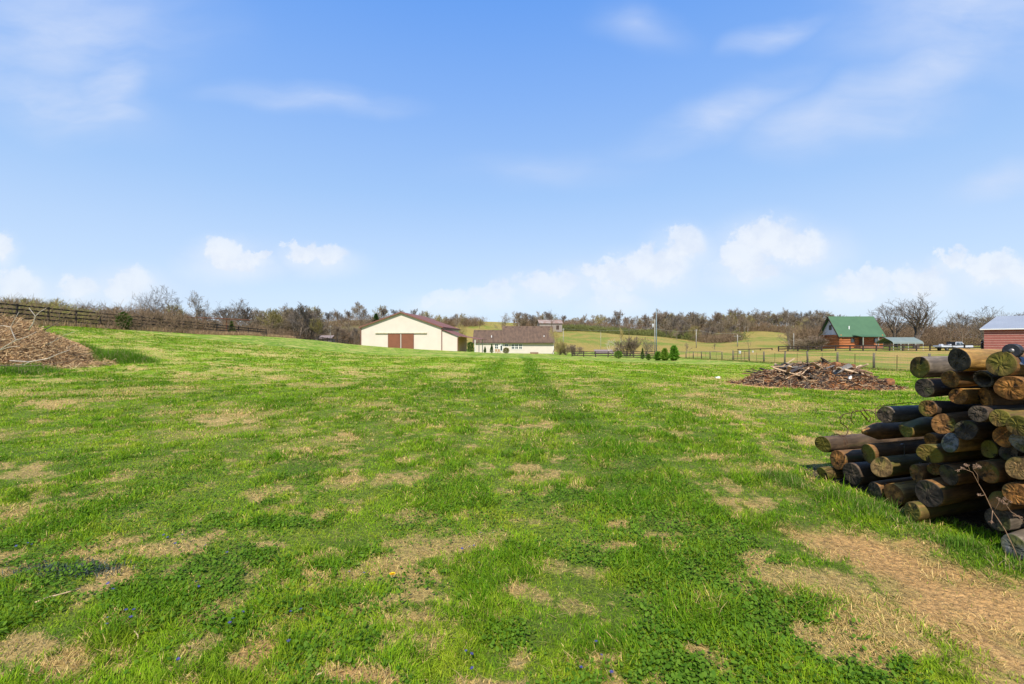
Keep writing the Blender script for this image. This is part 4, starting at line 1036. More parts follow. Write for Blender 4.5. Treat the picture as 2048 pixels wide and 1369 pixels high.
# ------------------------------------------------------------------ fences
M_BOARD = mat('black_board', (.024, .018, .015), (.050, .036, .028), .8, 5, .4, .004)
M_WOODPOST = mat('weathered_post', (.15, .13, .085), (.09, .075, .05), .9, 8, .5, .006)
M_TPOST = mat('steel_stake', (.13, .075, .05), (.09, .06, .045), .7, 20)
def board_fence(pts, name, label, rails=4, hgt=1.35, post_h=.12, top=None, spacing=2.5, span=1.15, rail_h=.13):
    """pts : (x, Y) corners; posts and rails follow the ground"""
    t = empty(name, (pts[0][0], pts[0][1], 0), 0, label, 'fence'); O = Vector(t.location)
    P = [np.array(p, float) for p in pts]; line = []
    for a, b in zip(P[:-1], P[1:]):
        n = max(1, int(round(np.linalg.norm(b-a)/spacing)))
        line += [a+(b-a)*i/n for i in range(n)]
    line.append(P[-1]); rg = random.Random(len(line))
    tops = [(top(p) if top else H(*p)+hgt) for p in line]; R = [MB() for _ in range(rails)]
    for i, (p, tz) in enumerate(zip(line, tops)):
        g = min(H(*p), tz-1.1); m = MB(); m.box(Vector((p[0], p[1], (g-.2+tz+.06)/2))-O, (post_h, post_h, tz+.06-g+.2), Matrix.Rotation(rg.uniform(-.05, .05), 3, 'Y')); m.build('post', M_BOARD, t)
        if i:
            a, b = line[i-1], p; d = np.array([b[1]-a[1], -(b[0]-a[0])]); d = d/np.linalg.norm(d); 
            if d[1] > 0: d = -d
            off = d*.085
            for k in range(rails):
                dz = .08+k*(span/(rails-1)) if rails > 1 else .1
                j1, j2 = rg.uniform(-.02, .02), rg.uniform(-.02, .02)
                R[k].beam(Vector((a[0]+off[0], a[1]+off[1], tops[i-1]-dz+j1))-O, Vector((b[0]+off[0], b[1]+off[1], tz-dz+j2))-O, .035, rail_h)
    for m in R: m.build('rail', M_BOARD, t)
    return t
ltop = lambda p: float(np.interp(p[1], [20, 44.3, 49.9, 55.8, 64.7, 76.8, 83.3], [5.6, 4.93, 4.80, 4.68, 4.42, 4.05, 3.86]))
board_fence([(-45, 33), (-45, 83.3)], 'board_fence', 'long dark four-rail board fence running down the left hillside', 4, top=ltop, spacing=2.85)
def upt(u, Y): return ((u-CU)/F*Y, Y)
board_fence([upt(583, 100), upt(600, 98)], 'board_fence', 'short black fence panel just left of the reddish clump', 3, 1.0)
def top2(p): return float(np.interp((p[0]/p[1])*F+CU, [625, 697], [EYE+(CV-672.5)/F*97, EYE+(CV-681.5)/F*85]))
board_fence([upt(628, 97), upt(696, 85)], 'board_fence', 'black board fence sloping down beside the left corner of the barn', 3, top=top2, span=.75)
def top3(p): return EYE+(CV-703.5)/F*p[1]
board_fence([upt(1144, 97), upt(1191, 95), upt(1320, 92)], 'board_fence', 'black board fence in the hollow right of the house', 4, top=top3, post_h=.18, rail_h=.17)
def top4(p): return float(np.interp((p[0]/p[1])*F+CU, [1470, 1544], [EYE+(CV-699)/F*127, EYE+(CV-697)/F*122]))
board_fence([upt(1476, 127), upt(1544, 122)], 'board_fence', 'black board fence behind the steel gate', 3, top=top4, post_h=.2, rail_h=.2)
board_fence([upt(1557, 110), upt(1616, 104), upt(1700, 101), upt(1860, 99), upt(1966, 92)], 'board_fence', 'long black board fence in front of the cabin and carport', 3, 1.25, spacing=2.6, post_h=.2, rail_h=.19)

def wire_fence():
    t = empty('wire_fence', (30.3, 37, 0), 0, 'wire fence of wooden posts and thin stakes along the right pasture', 'fence'); O = Vector(t.location)
    rg = random.Random(3)
    wood_u = [1748, 1675, 1615, 1570, 1528, 1443.7, 1420, 1403, 1386.5, 1372]; stake_u = [1793.6, 1710, 1644, 1594, 1549.5, 1513, 1432.7, 1411, 1395, 1379]
    tops = []
    def at(u): Y = 30.3*F/(u-CU); return 30.3, Y, H(30.3, Y)
    for u in wood_u+[1860, 1980, 2200]:
        x, Y, z = at(u); m = MB(); w = .09 if u > 1500 else .075; hh = 1.38 if u > 1500 else 1.25
        m.tube([Vector((x, Y, z-.2))-O, Vector((x+rg.uniform(-.03, .03), Y, z+hh*.5))-O, Vector((x+rg.uniform(-.05, .05), Y, z+hh))-O], [w, w*.96, w*.9], 10); m.build('post', M_WOODPOST, t, True)
    for u in stake_u+[1920, 2080]:
        x, Y, z = at(u); m = MB(); q_ = Vector((x, Y, z))-O; tx = rg.uniform(-.03, .03)
        m.beam(q_+Vector((0, 0, -.1)), q_+Vector((tx, 0, 1.25)), .05, .015); m.beam(q_+Vector((0, .014, -.1)), q_+Vector((tx, .014, 1.25)), .010, .03); m.build('stake', M_TPOST, t)
    al = sorted(wood_u+stake_u+[1860, 1920, 1980, 2080, 2200])
    wire = mat('fence_wire', (.30, .29, .27), (.20, .18, .16), .5, 10, metal=.5)
    for k in range(7):
        m = MB(); pts = []
        for u in al:
            x, Y, z = at(u); pts.append(Vector((x-.06, Y, z+.12+k*.185))-O)
        m.tube(pts, .004, 4); m.build('wire', wire, t)
    # vertical stays of the woven wire
    m = MB(); Y = 24.
    while Y < 58:
        z = H(30.3, Y); m.beam(Vector((30.24, Y, z+.1))-O, Vector((30.24, Y, z+1.22))-O, .004, .004); Y += .6
    tag(m.build('wire_stays', wire, t), kind='stuff')
    # the pale top rail further along
    a, b = at(1443.7), at(1350)
    m = MB(); m.beam(Vector((a[0]-.1, a[1], a[2]+1.27))-O, Vector((b[0]-.1, b[1], b[2]+1.2))-O, .05, .07); m.build('top_rail', mat('pale_rail', (.42, .38, .27), (.30, .27, .2), .8, 6), t)
wire_fence()

def gate(u0, u1, Y, label):
    x0, x1 = (u0-CU)/F*Y, (u1-CU)/F*Y; z = H(x0, Y); t = empty('steel_gate', (x0, Y, z), 0, label, 'gate')
    m = MB(); W = x1-x0; rs = .028
    m.tube([(0, 0, .12), (0, 0, 1.32), (W, 0, 1.32), (W, 0, .12), (0, 0, .12)], rs, 6)
    for k in range(4): m.tube([(0, 0, .35+.24*k), (W, 0, .35+.24*k)], .018, 6)
    for k in range(3): m.tube([(W*(k+1)/4, 0, .12), (W*(k+1)/4, 0, 1.32)], .026, 6)
    m.build('gate_frame', mat('brown_steel', (.07, .045, .035), (.045, .03, .025), .6, 20), t)
    for x_, r_ in ((-.14, .09), (W+.14, .08)):
        m = MB(); m.tube([(x_, 0, -.2), (x_, 0, 1.45)], [r_, r_*.95], 10); m.build('gate_post', M_WOODPOST, t, True)
    return t
gate(1468, 1496.5, 62, 'dark tubular steel field gate between round wooden posts')
def bucket(u, v, Y, label):
    p = P3(u, v, Y); m = MB(); m.tube([(0, 0, 0), (0, 0, .015), (0, 0, .36), (0, 0, .37)], [.13, .145, .17, .175], 16)
    o = empty('feed_bucket', (p.x, p.y, p.z-.37), 0, label, 'bucket'); m.build('pail', mat('white_plastic', (.75, .76, .77), (.66, .67, .68), .5, 6), o, True)
    m = MB(); m.tube([(-.17, 0, .33), (-.12, 0, .45), (0, 0, .5), (.12, 0, .45), (.17, 0, .33)], .006, 5); m.build('handle', M_STEEL, o, True)
    return o
bucket(1479.5, 702.5, 61.8, 'white feed bucket hung at the top of the steel gate')
bucket(1505.5, 702, 95, 'white feed bucket on the board fence right of the gate')

# pale concrete gate slab / road line seen behind the black fence
def pole(u, vt, Y, r, label, cross=0, trans=False, hgt=None, colr=None):
    x = (u-CU)/F*Y; z = H(x, Y); ht = EYE+(CV-vt)/F*Y-z
    t = empty('utility_pole', (x, Y, z), 0, label, 'pole')
    m = MB(); m.tube([(0, 0, -.3), (0, 0, ht)], [r, r*.7], 10); m.build('mast', colr or M_POLE, t, True)
    if cross:
        m = MB(); m.box((0, .12, ht-.5), (cross, .1, .12)); m.build('crossarm', M_POLE, t)
        for k in (-1, 1):
            m = MB(); m.tube([(k*cross*.42, .12, ht-.44), (k*cross*.42, .12, ht-.3), (k*cross*.42, .12, ht-.24)], [.04, .055, .02], 8); m.build('insulator', M_STEEL, t)
    if trans:
        m = MB(); m.tube([(-.42, 0, ht-2.1), (-.42, 0, ht-2.05), (-.42, 0, ht-1.25), (-.42, 0, ht-1.2)], [.2, .24, .24, .18], 14); m.build('transformer', mat('transformer_grey', (.45, .46, .46), None, .5), t, True)
    return t, Vector((x, Y, z+ht-.1))
M_POLE = mat('pole_wood', (.34, .33, .29), (.24, .22, .18), .9, 3)
M_POLEB = mat('pole_blue_grey', (.20, .25, .27), (.14, .18, .20), .7, 3)
pole(1312.6, 617, 100, .13, 'tallest blue-grey utility pole, above the black fence', colr=M_POLEB)
_, a1 = pole(1309.4, 638, 108, .10, 'shorter pale pole with transformer beside the tallest one', 1.0, True)
_, a2 = pole(1392.5, 659, 150, .14, 'pale utility pole on the hillside field behind the wire fence', .9)
_, a3 = pole(1475, 670, 150, .14, 'pale utility pole at the edge of the wood behind the gate', 2.2)
_, a0 = pole(1126.5, 657, 150, .12, 'thin pale pole right of the long brown roof', .8)
_, b0 = pole(1587.5, 667, 114, .10, 'whitish pole beside the thick-trunked tree left of the cabin', 0)
_, b1 = pole(1614.5, 657, 150, .12, 'white pole behind the shrubs left of the cabin', 0)
_, c0 = pole(660.5, 650, 128, .10, 'small pole with grey meter box left of the barn', .9, True)
_, c1 = pole(1201.5, 664, 128, .06, 'thin rusty post in the field left of the white-barked tree', 0)
def line(a, b, label, sag=.6, r=.022):
    m = MB(); pts = [a.lerp(b, k/14)+Vector((0, 0, -sag*4*(k/14)*(1-k/14))) for k in range(15)]; m.tube(pts, r, 4)
    o = m.build('power_line', mat('cable', (.42, .42, .38), None, .6), smooth=True); tag(o, label, 'cable')
line(a0, a1-Vector((0, 0, 2.2)), 'overhead wire from the pole by the house to the tallest pole')
line(a1-Vector((0, 0, 2.2)), a2, 'overhead wire from the tallest pole to the field pole')
line(a2, a3+Vector((0, 0, .6)), 'overhead wire from the field pole to the pole by the wood')

# rusty overhead pipe by the left fence
def pipe_frame():
    t = empty('pipe_frame', tuple(P3(406, 665, 70)), 0, 'rusty overhead pipe on two uprights behind the left fence', 'frame'); O = Vector(t.location)
    rs = mat('rust_orange', (.23, .085, .04), (.14, .055, .03), .8, 12)
    m = MB(); m.tube([P3(370, 634.5, 68)-O, P3(440, 637.5, 72)-O, P3(502, 641, 76)-O], .07, 8); m.build('crossbar', rs, t)
    for u, v, Y in ((406, 635.8, 70), (453, 638.2, 73)):
        p = P3(u, v, Y); m = MB(); m.tube([p-O, Vector((p.x, p.y, H(p.x, p.y)-.2))-O], .06, 8); m.build('upright', rs, t)
pipe_frame()

# ------------------------------------------------------------------ buildings
M_CREAM = mat('cream_metal', (.58, .51, .43), (.54, .475, .40), .55, .6, rib=(0, .23, .35), bdist=.012)
M_CREAMS = mat('cream_metal_side', (.58, .51, .43), (.54, .475, .40), .55, .6, rib=(1, .23, .35), bdist=.012)
M_RED = mat('brown_red_metal', (.21, .085, .060), (.175, .072, .052), .7, .8, rib=(1, .3, .4), bdist=.012)
M_TRIM = mat('brown_trim', (.19, .085, .06), (.15, .065, .05), .5, 3)
M_DOOR = mat('brown_door', (.20, .075, .04), (.17, .065, .035), .6, 1.2, rib=(0, .25, .5), bdist=.012)
def barn():
    t = empty('metal_barn', (-21.2, 87, .1), radians(-5), 'large cream metal barn with two brown sliding doors and a low side shed', 'barn')
    W, E_, R_, L_ = 7.9, 4.35, 7.15, 16.
    m = MB(); m.prism([(-W, 0, -1), (W, 0, -1), (W, 0, E_), (0, 0, R_), (-W, 0, E_)], (0, .12, 0)); m.build('front_wall', M_CREAM, t)
    m = MB(); m.prism([(-W, L_-.12, -1.5), (W, L_-.12, -1.5), (W, L_-.12, E_), (0, L_-.12, R_), (-W, L_-.12, E_)], (0, .12, 0)); m.build('rear_wall', M_CREAM, t)
    for s_ in (-1, 1):
        m = MB(); m.box((s_*(W-.06), L_/2, (E_-1.5)/2), (.12, L_-.24, E_+1.5-.004)); m.build('side_wall', M_CREAMS, t)
        m = MB(); m.slab([(0, -.35, R_+.03), (s_*(W+.3), -.35, E_+.03-.3*(R_-E_)/W), (s_*(W+.3), L_+.35, E_+.03-.3*(R_-E_)/W), (0, L_+.35, R_+.03)], .10); m.build('roof', M_RED, t)
        m = MB(); m.beam((0, -.39, R_-.02), (s_*(W+.3), -.39, E_-.14), .06, .16); m.build('gable_trim', M_TRIM, t)
        m = MB(); m.box((s_*(W+.02), -.03, (E_-1)/2), (.16, .1, E_+1)); m.build('corner_trim', M_TRIM, t)
    m = MB(); m.beam((W+.36, -.3, E_-.18), (W+.36, L_+.3, E_-.18), .12, .12); m.build('gutter', M_TRIM, t)
    for x0, x1 in ((-2.55, -.13), (.10, 2.50)):
        m = MB(); m.box(((x0+x1)/2, -.07, 1.10), (x1-x0, .08, 4.1)); d = m.build('sliding_door', M_DOOR, t)
        m = MB(); m.box(((x0+x1)/2, -.125, 3.1), (x1-x0, .03, .07)); m.box((x0+.04, -.125, 1.1), (.07, .03, 3.92)); m.box((x1-.04, -.125, 1.1), (.07, .03, 3.92)); m.build('door_edge', M_TRIM, d)
    m = MB(); m.box((-.02, -.10, 1.1), (.12, .05, 4.1)); m.build('door_post', M_CREAM, t)
    m = MB(); m.box((0, -.16, 3.24), (10.1, .2, .16)); m.build('door_track', mat('cream_trim', (.70, .61, .45), None, .5), t)
    # side shed
    sh = MB(); x1 = W+3.1; sh.prism([(W+.08, .02, -.8), (x1, .02, -.8), (x1, .02, 2.55), (W+.08, .02, 3.72)], (0, .1, 0)); sh.build('shed_wall', M_CREAM, t)
    m = MB(); m.box((x1-.05, 4.6, .85), (.1, 8.9, 3.3)); m.build('shed_side_wall', mat('tan_board', (.55, .36, .17), (.48, .31, .15), .8, 2), t)
    m = MB(); m.slab([(W+.05, -.3, 3.86), (x1+.15, -.3, 2.62), (x1+.15, 9.5, 2.62), (W+.05, 9.5, 3.86)], .07); m.build('shed_roof', M_RED, t)
    m = MB(); m.slab([(x1+.17, -.3, 2.62), (x1+4.2, -.3, 1.98), (x1+4.2, 9.5, 1.98), (x1+.17, 9.5, 2.62)], .07); m.build('porch_roof', M_RED, t)
    m = MB(); m.box((x1+.0, -.06, .8), (.14, .1, 3.4)); m.build('corner_trim', M_TRIM, t)
    for y_ in (0, 4.6, 9.2):
        m = MB(); m.box((x1+3.3, y_, .45), (.14, .14, 3.2)); m.build('porch_post', mat('white_post', (.72, .70, .62), None, .6), t)
barn()

M_SHING = mat('brown_shingle', (.135, .085, .055), (.085, .055, .038), .9, 1.8, .6, .02, (1, .35, .35))
M_SIDING = mat('cream_siding', (.58, .51, .43), (.54, .48, .40), .6, 1, rib=(2, .2, .3), bdist=.01)
M_WHITE = mat('white_trim', (.80, .79, .75), (.74, .73, .70), .5, 3)
M_GLASS = mat('window_glass', (.035, .045, .05), (.06, .075, .085), .08, 1.2, spec=.9)
def window(t, x, z, w, hh, y, nx=2, nz=2, side=None):
    """front window: frame with glazing bars and a pane"""
    m = MB(); b = .09
    for s_ in (-1, 1):
        m.box((x+s_*(w/2+b/2), y-.03, z), (b, .08, hh+2*b)); m.box((x, y-.03, z+s_*(hh/2+b/2)), (w, .08, b))
    for k in range(1, nx): m.box((x-w/2+w*k/nx, y-.025, z), (.05, .05, hh))
    for k in range(1, nz): m.box((x, y-.028, z-hh/2+hh*k/nz), (w, .055, .07))
    f = m.build('window', M_WHITE, t); g = MB(); g.box((x, y-.005, z), (w, .02, hh)); g.build('pane', M_GLASS, f)
def house():
    t = empty('ranch_house', (.5, 115, -1.3), 0, 'long low cream house with a brown shingle roof, right of the barn', 'house')
    sl_ = (7.0-2.75)/5.9
    m = MB(); m.box((.0, 5.5, 1.15), (20.0, 11, 3.1)); m.build('wall', M_SIDING, t)
    def roof(x0, x1, ry, zr, nm):
        y0 = ry-(zr-2.62)/sl_; 
        r = MB(); r.slab([(x0, y0, 2.62), (x1, y0, 2.62), (x1, ry, zr), (x0, ry, zr)], .14); r.slab([(x0, ry, zr), (x1, ry, zr), (x1, 2*ry-y0, 2.62), (x0, 2*ry-y0, 2.62)], .14)
        o = r.build(nm, M_SHING, t); e = MB(); e.box(((x0+x1)/2, y0-.03, 2.66), (x1-x0, .05, .2)); e.build('fascia', M_TRIMD, o); return o
    main = roof(-3.1, 10.3, 5.5, 7.0, 'roof'); low = roof(-10.5, -3.12, 4.3, 5.95, 'roof')
    m = MB(); m.prism([(10.0, .0, 2.6), (10.0, 11, 2.6), (10.0, 5.5, 6.75)], (-.1, 0, 0)); m.build('gable', M_SIDING, t)
    m = MB(); m.box((0, -.18, 2.55), (20.2, .34, .06)); m.build('soffit', M_WHITE, t)
    for x0 in np.linspace(-2.2, 9.2, 7):
        m = MB(); m.box((x0, 5.1, 6.8), (.5, .4, .2)); m.build('roof_vent', M_TRIMD, main)
    for x0 in (-9.2, -7.4, -5.6):
        m = MB(); m.box((x0, 3.9, 5.75), (.5, .4, .2)); m.build('roof_vent', M_TRIMD, low)
    for u in (982.6, 1088.9):
        x_ = (u-1024)*.1264-.5; y_ = 1.5; z_ = 2.62+(y_+.2)*sl_
        m = MB(); m.tube([(x_, y_, z_-.1), (x_, y_, z_+.75)], [.1, .1], 10); m.build('vent_pipe', M_WHITE, main if u > 1000 else low)
    z = lambda v: 1.6-(v-684.5)*.1264+1.3
    X = lambda u: (u-1024)*.1264-.5
    window(t, X(993), z(693.2), .8, 1.15, 0, 2, 2); window(t, X(1013), z(691), .75, .55, 0, 2, 1)
    for u in (1026, 1033.2, 1041): window(t, X(u), z(693.6), .72, 1.15, 0, 2, 2)
    m = MB(); m.box((X(1002.7), -.03, z(695.2)), (.85, .06, 1.9)); d = m.build('door', M_WHITE, t); g = MB(); g.box((X(1002.7), -.07, z(696.5)), (.5, .02, 1.3)); g.build('door_glass', M_GLASS, d)
    m = MB(); m.box((9.95, -.05, 1.1), (.15, .1, 3.0)); m.build('corner_trim', M_WHITE, t)
    m = MB(); m.box((3, -.04, -.15), (13.5, .06, .3)); m.build('foundation', mat('foundation_block', (.42, .38, .33), None, .9), t)
M_TRIMD = mat('dark_brown_trim', (.07, .045, .032), None, .7)
house()
def planter():
    x, y = .0+(1068-1024)*.125, 112.6; t = empty('wooden_steps', (x, y, H(x, y)), 0, 'low brown wooden landing against the house wall', 'steps')
    m = MB(); m.box((0, 0, .18), (2.0, 1.2, .36)); m.build('deck', mat('brown_deck', (.22, .13, .08), (.16, .10, .06), .8, 6), t)
    m = MB(); m.box((0, -.8, .06), (1.6, .4, .2)); m.build('tread', mat('brown_tread', (.24, .15, .09), None, .8), t)
planter()
def patio_chairs():
    for u, lab in ((993, 'small tan patio chair left of the house door'), (998.5, 'small tan patio chair nearest the house door')):
        x = (u-1024)/F*111; t = empty('patio_chair', (x, 111, H(x, 111)+.02), radians(20), lab, 'chair', 'patio chairs')
        mm = mat('tan_wicker', (.42, .27, .14), (.33, .2, .1), .8, 30)
        m = MB(); m.box((0, 0, .42), (.5, .5, .06)); m.build('seat', mm, t); m = MB(); m.box((0, .25, .72), (.5, .05, .6)); m.build('backrest', mm, t)
        for sx_ in (-1, 1):
            for sy in (-1, 1):
                m = MB(); m.box((sx_*.22, sy*.22, .2), (.05, .05, .4)); m.build('leg', mm, t)
patio_chairs()

def cabin():
    M_LOG = mat('orange_log', (.50, .18, .06), (.34, .115, .04), .7, 2.5, stretch=(.4, 1, 2))
    M_CHINK = mat('chinking', (.62, .45, .30), None, .9)
    M_GRN = mat('green_metal', (.062, .130, .064), (.052, .112, .056), .6, .5, rib=(0, .4, .35), bdist=.012)
    M_GAB = mat('grey_white_siding', (.62, .60, .62), (.55, .53, .56), .7, 3)
    t = empty('log_cabin', (83.0, 115, .0), 0, 'orange log cabin with a steep green metal roof', 'cabin')
    W, D, E_, R_ = 10.4, 7.2, 3.45, 8.2
    m = MB(); m.box((W/2, D/2, 1.5), (W-.2, D-.2, 3.9)); m.build('wall_core', M_CHINK, t)
    n = 9
    for side in range(4):
        lg = MB(); dz = E_/n
        for k in range(n):
            z = .0+dz*(k+.5)
            if side == 0: lg.tube([(-.3, 0, z), (W+.3, 0, z)], dz*.41, 8)
            elif side == 1: lg.tube([(-.02, -.3, z+dz*.1), (-.02, D+.3, z+dz*.1)], dz*.41, 8)
            elif side == 2: lg.tube([(-.3, D, z), (W+.3, D, z)], dz*.41, 8)
            else: lg.tube([(W+.02, -.3, z+dz*.1), (W+.02, D+.3, z+dz*.1)], dz*.41, 8)
        lg.build('log_wall', M_LOG, t, True)
    for x0, sg in ((-.06, 1), (W+.06, -1)):
        m = MB(); m.prism([(x0, .2, E_), (x0, D-.2, E_), (x0, D/2, R_-.25)], (sg*.12, 0, 0)); g = m.build('gable', M_GAB, t)
        if sg == 1:
            m = MB(); m.box((x0-.03, D/2, E_+1.9), (.05, .95, 1.25)); w_ = m.build('window', M_TRIMD, g); m = MB(); m.box((x0-.065, D/2, E_+1.9), (.02, .75, 1.05)); m.build('pane', M_GLASS, w_)
    sl_ = (R_-E_)/(D/2)
    for s_ in (-1, 1):
        y0 = D/2+s_*(D/2+.45); z0 = R_-(D/2+.45)*sl_
        m = MB(); m.slab([(-.75, D/2, R_), (W+.75, D/2, R_), (W+.75, y0, z0), (-.75, y0, z0)], .12); r = m.build('roof', M_GRN, t)
        for xx in (-.79, W+.79):
            m = MB(); m.beam((xx, D/2, R_-.05), (xx, y0, z0-.05), .06, .32); m.build('rake_board', M_TRIMD, r)
        if s_ == -1:
            m = MB(); m.tube([(2.9, 1.0, z0+(1.45)*sl_-.1), (2.9, 1.0, z0+1.45*sl_+.9)], .12, 8); m.build('vent_pipe', M_WHITE, r)
            m = MB(); m.box((W/2, y0-.03, z0+.02), (W+1.5, .05, .18)); m.build('fascia', M_TRIMD, r)
    # porch
    m = MB(); m.slab([(2.6, -.5, 3.35), (8.6, -.5, 3.35), (8.0, -2.4, 2.85), (3.6, -2.4, 2.85)], .1); m.build('porch_roof', M_GRN, t)
    for xx in (4.0, 7.8):
        m = MB(); m.box((xx, -2.2, 1.35), (.2, .2, 2.9)); m.build('porch_post', mat('grey_green_post', (.28, .30, .24), None, .8), t)
    m = MB(); m.box((6.0, -1.3, .25), (5.5, 2.2, .5)); m.build('porch_floor', mat('porch_boards', (.28, .12, .07), None, .8), t)
    m = MB(); m.box((5.1, -.22, 1.5), (.95, .06, 2.1)); m.build('door', M_TRIMD, t)
    for xx in (2.9, 8.8):
        m = MB(); m.box((xx, -.22, 2.0), (.9, .06, 1.1)); w_ = m.build('window', M_TRIMD, t); g = MB(); g.box((xx, -.26, 2.0), (.7, .02, .9)); g.build('pane', M_GLASS, w_)
cabin()
def carport():
    z0 = -.3; t = empty('carport', (87.1, 104, z0), 0, 'open carport with a grey-green metal roof on thin legs, right of the cabin', 'carport')
    M_R = mat('grey_green_metal', (.17, .205, .18), (.15, .18, .16), .6, .8, rib=(0, .3, .3), bdist=.01); M_L = mat('white_tube', (.60, .64, .60), None, .5)
    L_, D = 7.0, 5.0; E_, R_ = 1.85, 3.0
    prof = [(0, E_-.3), (.1, E_), (.45, E_+.28), (D/2, R_), (D-.45, E_+.28), (D-.1, E_), (D, E_-.3)]
    for (a, b) in zip(prof[:-1], prof[1:]):
        pass
    m = MB(); k = len(prof); vs = [(x_, y_, z_) for x_ in (0, L_) for (y_, z_) in prof]+[(x_, y_, z_-.05) for x_ in (0, L_) for (y_, z_) in prof]
    fs = [(i, i+1, k+i+1, k+i) for i in range(k-1)]+[(2*k+i, 3*k+i, 3*k+i+1, 2*k+i+1) for i in range(k-1)]+[(i, 2*k+i, 2*k+i+1, i+1) for i in range(k-1)]+[(k+i, k+i+1, 3*k+i+1, 3*k+i) for i in range(k-1)]
    m.add(vs, fs); m.build('roof', M_R, t)
    for xx in np.linspace(.1, L_-.1, 5):
        m = MB(); m.tube([(xx, y_, z_-.09) for y_, z_ in prof], .035, 6); m.build('roof_hoop', M_L, t)
        for yy in (0.04, D-.04):
            m = MB(); m.tube([(xx, yy, -.1), (xx, yy, E_-.2)], .04, 6); m.build('leg', M_L, t)
carport()
def truck():
    x0 = 90.6; Y = 96.; z = H(94, Y); t = empty('pickup_truck', (x0, Y, z), 0, 'white flatbed pickup truck parked left of the red barn', 'truck')
    wh = mat('white_paint', (.50, .52, .56), (.46, .48, .52), .3, 1, spec=.5); bk = mat('tyre', (.02, .02, .02), None, .8); dk = mat('dark_underbody', (.03, .03, .032), None, .7)
    m = MB(); m.prism([(3.0, 0, .55), (6.6, 0, .55), (6.75, 0, .75), (6.7, 0, 1.1), (5.1, 0, 1.22), (3.0, 0, 1.25)], (0, 1.9, 0)); m.build('body', wh, t, bevel=.05)
    m = MB(); m.prism([(3.05, .08, 1.2), (5.1, .08, 1.2), (4.5, .2, 1.85), (3.2, .2, 1.85)], (0, 1.7, 0)); c = m.build('cab', wh, t, bevel=.05)
    m = MB(); m.prism([(3.2, .065, 1.24), (4.0, .065, 1.24), (4.0, .165, 1.76), (3.3, .165, 1.76)], (0, .02, 0)); m.build('side_window', M_GLASS, c)
    m = MB(); m.prism([(4.08, .065, 1.24), (4.85, .065, 1.24), (4.42, .165, 1.76), (4.08, .165, 1.76)], (0, .02, 0)); m.build('side_window', M_GLASS, c)
    m = MB(); m.box((1.45, .95, .92), (2.95, 2.0, .34)); m.build('flatbed', wh, t, bevel=.02)
    m = MB(); m.box((1.5, .95, .62), (6.0*.48, 1.2, .2)); m.box((4.5, .95, .5), (3.4, 1.6, .2)); m.build('chassis', dk, t)
    m = MB(); m.box((2.9, .95, 1.4), (.12, 1.9, .95)); m.build('headboard', dk, t)
    rg = random.Random(8)
    for k in range(5):
        m = MB(); m.box((.5+.45*k, .9+rg.uniform(-.4, .4), 1.2), (.4, .5, rg.uniform(.15, .4)), Matrix.Rotation(rg.uniform(0, 1), 3, 'Z')); m.build('load', (wh, M_STEEL)[k % 2], t)
    for xx in (1.2, 5.7):
        for yy in (.1, 1.8):
            m = MB(); m.tube([(xx, yy-.12, .38), (xx, yy-.1, .38), (xx, yy+.1, .38), (xx, yy+.12, .38)], [.34, .38, .38, .34], 20); w_ = m.build('wheel', bk, t)
            m = MB(); m.tube([(xx, yy-.135, .38), (xx, yy+.135, .38)], .17, 14); m.build('rim', M_STEEL, w_)
    for yy in (.25, 1.6):
        m = MB(); m.box((6.76, yy, .9), (.04, .3, .18)); m.build('headlight', M_GLASS, t)
    m = MB(); m.box((6.84, .95, .6), (.14, 1.9, .18)); m.build('bumper', M_STEEL, t)
    for k, yy in enumerate((-.02, 1.92)): 
        m = MB(); m.box((4.75, yy, 1.32), (.12, .14, .2)); m.build('mirror', dk, t)
truck()
def red_barn():
    t = empty('red_barn', (80.9, 78, .15), radians(-48), 'red ribbed barn with a light grey metal roof at the right edge', 'barn')
    M_R = mat('red_siding', (.27, .085, .065), (.22, .07, .055), .6, 1.2); M_S = mat('pale_stripe', (.58, .34, .28), None, .7)
    M_G = mat('grey_metal_roof', (.26, .28, .31), (.23, .25, .28), .5, .5, rib=(0, .4, .3), bdist=.01)
    W, D, E_ = 22., 11., 3.68
    m = MB(); m.box((W/2, D/2, E_/2-.2), (W, D, E_+.4-.01)); m.build('wall', M_R, t)
    for k in range(9):
        m = MB(); z = .25+k*.41; m.box((W/2, -.015, z), (W-.02, .03, .06)); m.box((-.015, D/2, z), (.03, D-.02, .06)); m.build('siding_strip', M_S, t)
    o = .5; R_ = 5.95; ze = E_-.05
    A = (-o, -o, ze); B = (W+o, -o, ze); C_ = (W+o, D+o, ze); Dd = (-o, D+o, ze); r1 = (1.4, D/2, R_); r2 = (W-1.4, D/2, R_)
    for nm, qd in (('roof', [A, B, r2, r1]), ('roof', [C_, Dd, r1, r2]), ('roof', [Dd, A, r1]), ('roof', [B, C_, r2])):
        m = MB(); m.slab(qd, .07); m.build(nm, M_G, t)
    m = MB(); m.box((W/2, -o-.02, ze-.02), (W+2*o, .05, .14)); m.build('fascia', M_WHITE, t)
red_barn()
def black_post():
    x, Y = (1964.5-CU)/F*84, 84; t = empty('gate_post', (x, Y, H(x, Y)), 0, 'thick black post at the left corner of the red barn', 'post')
    m = MB(); m.tube([(0, 0, -.2), (0, 0, 1.9), (0, 0, 1.95)], [.17, .17, .14], 12); m.build('shaft', M_BOARD, t); m = MB(); m.box((-.16, -.1, 1.55), (.12, .1, .1)); m.build('hinge', M_WHITE, t)
black_post()
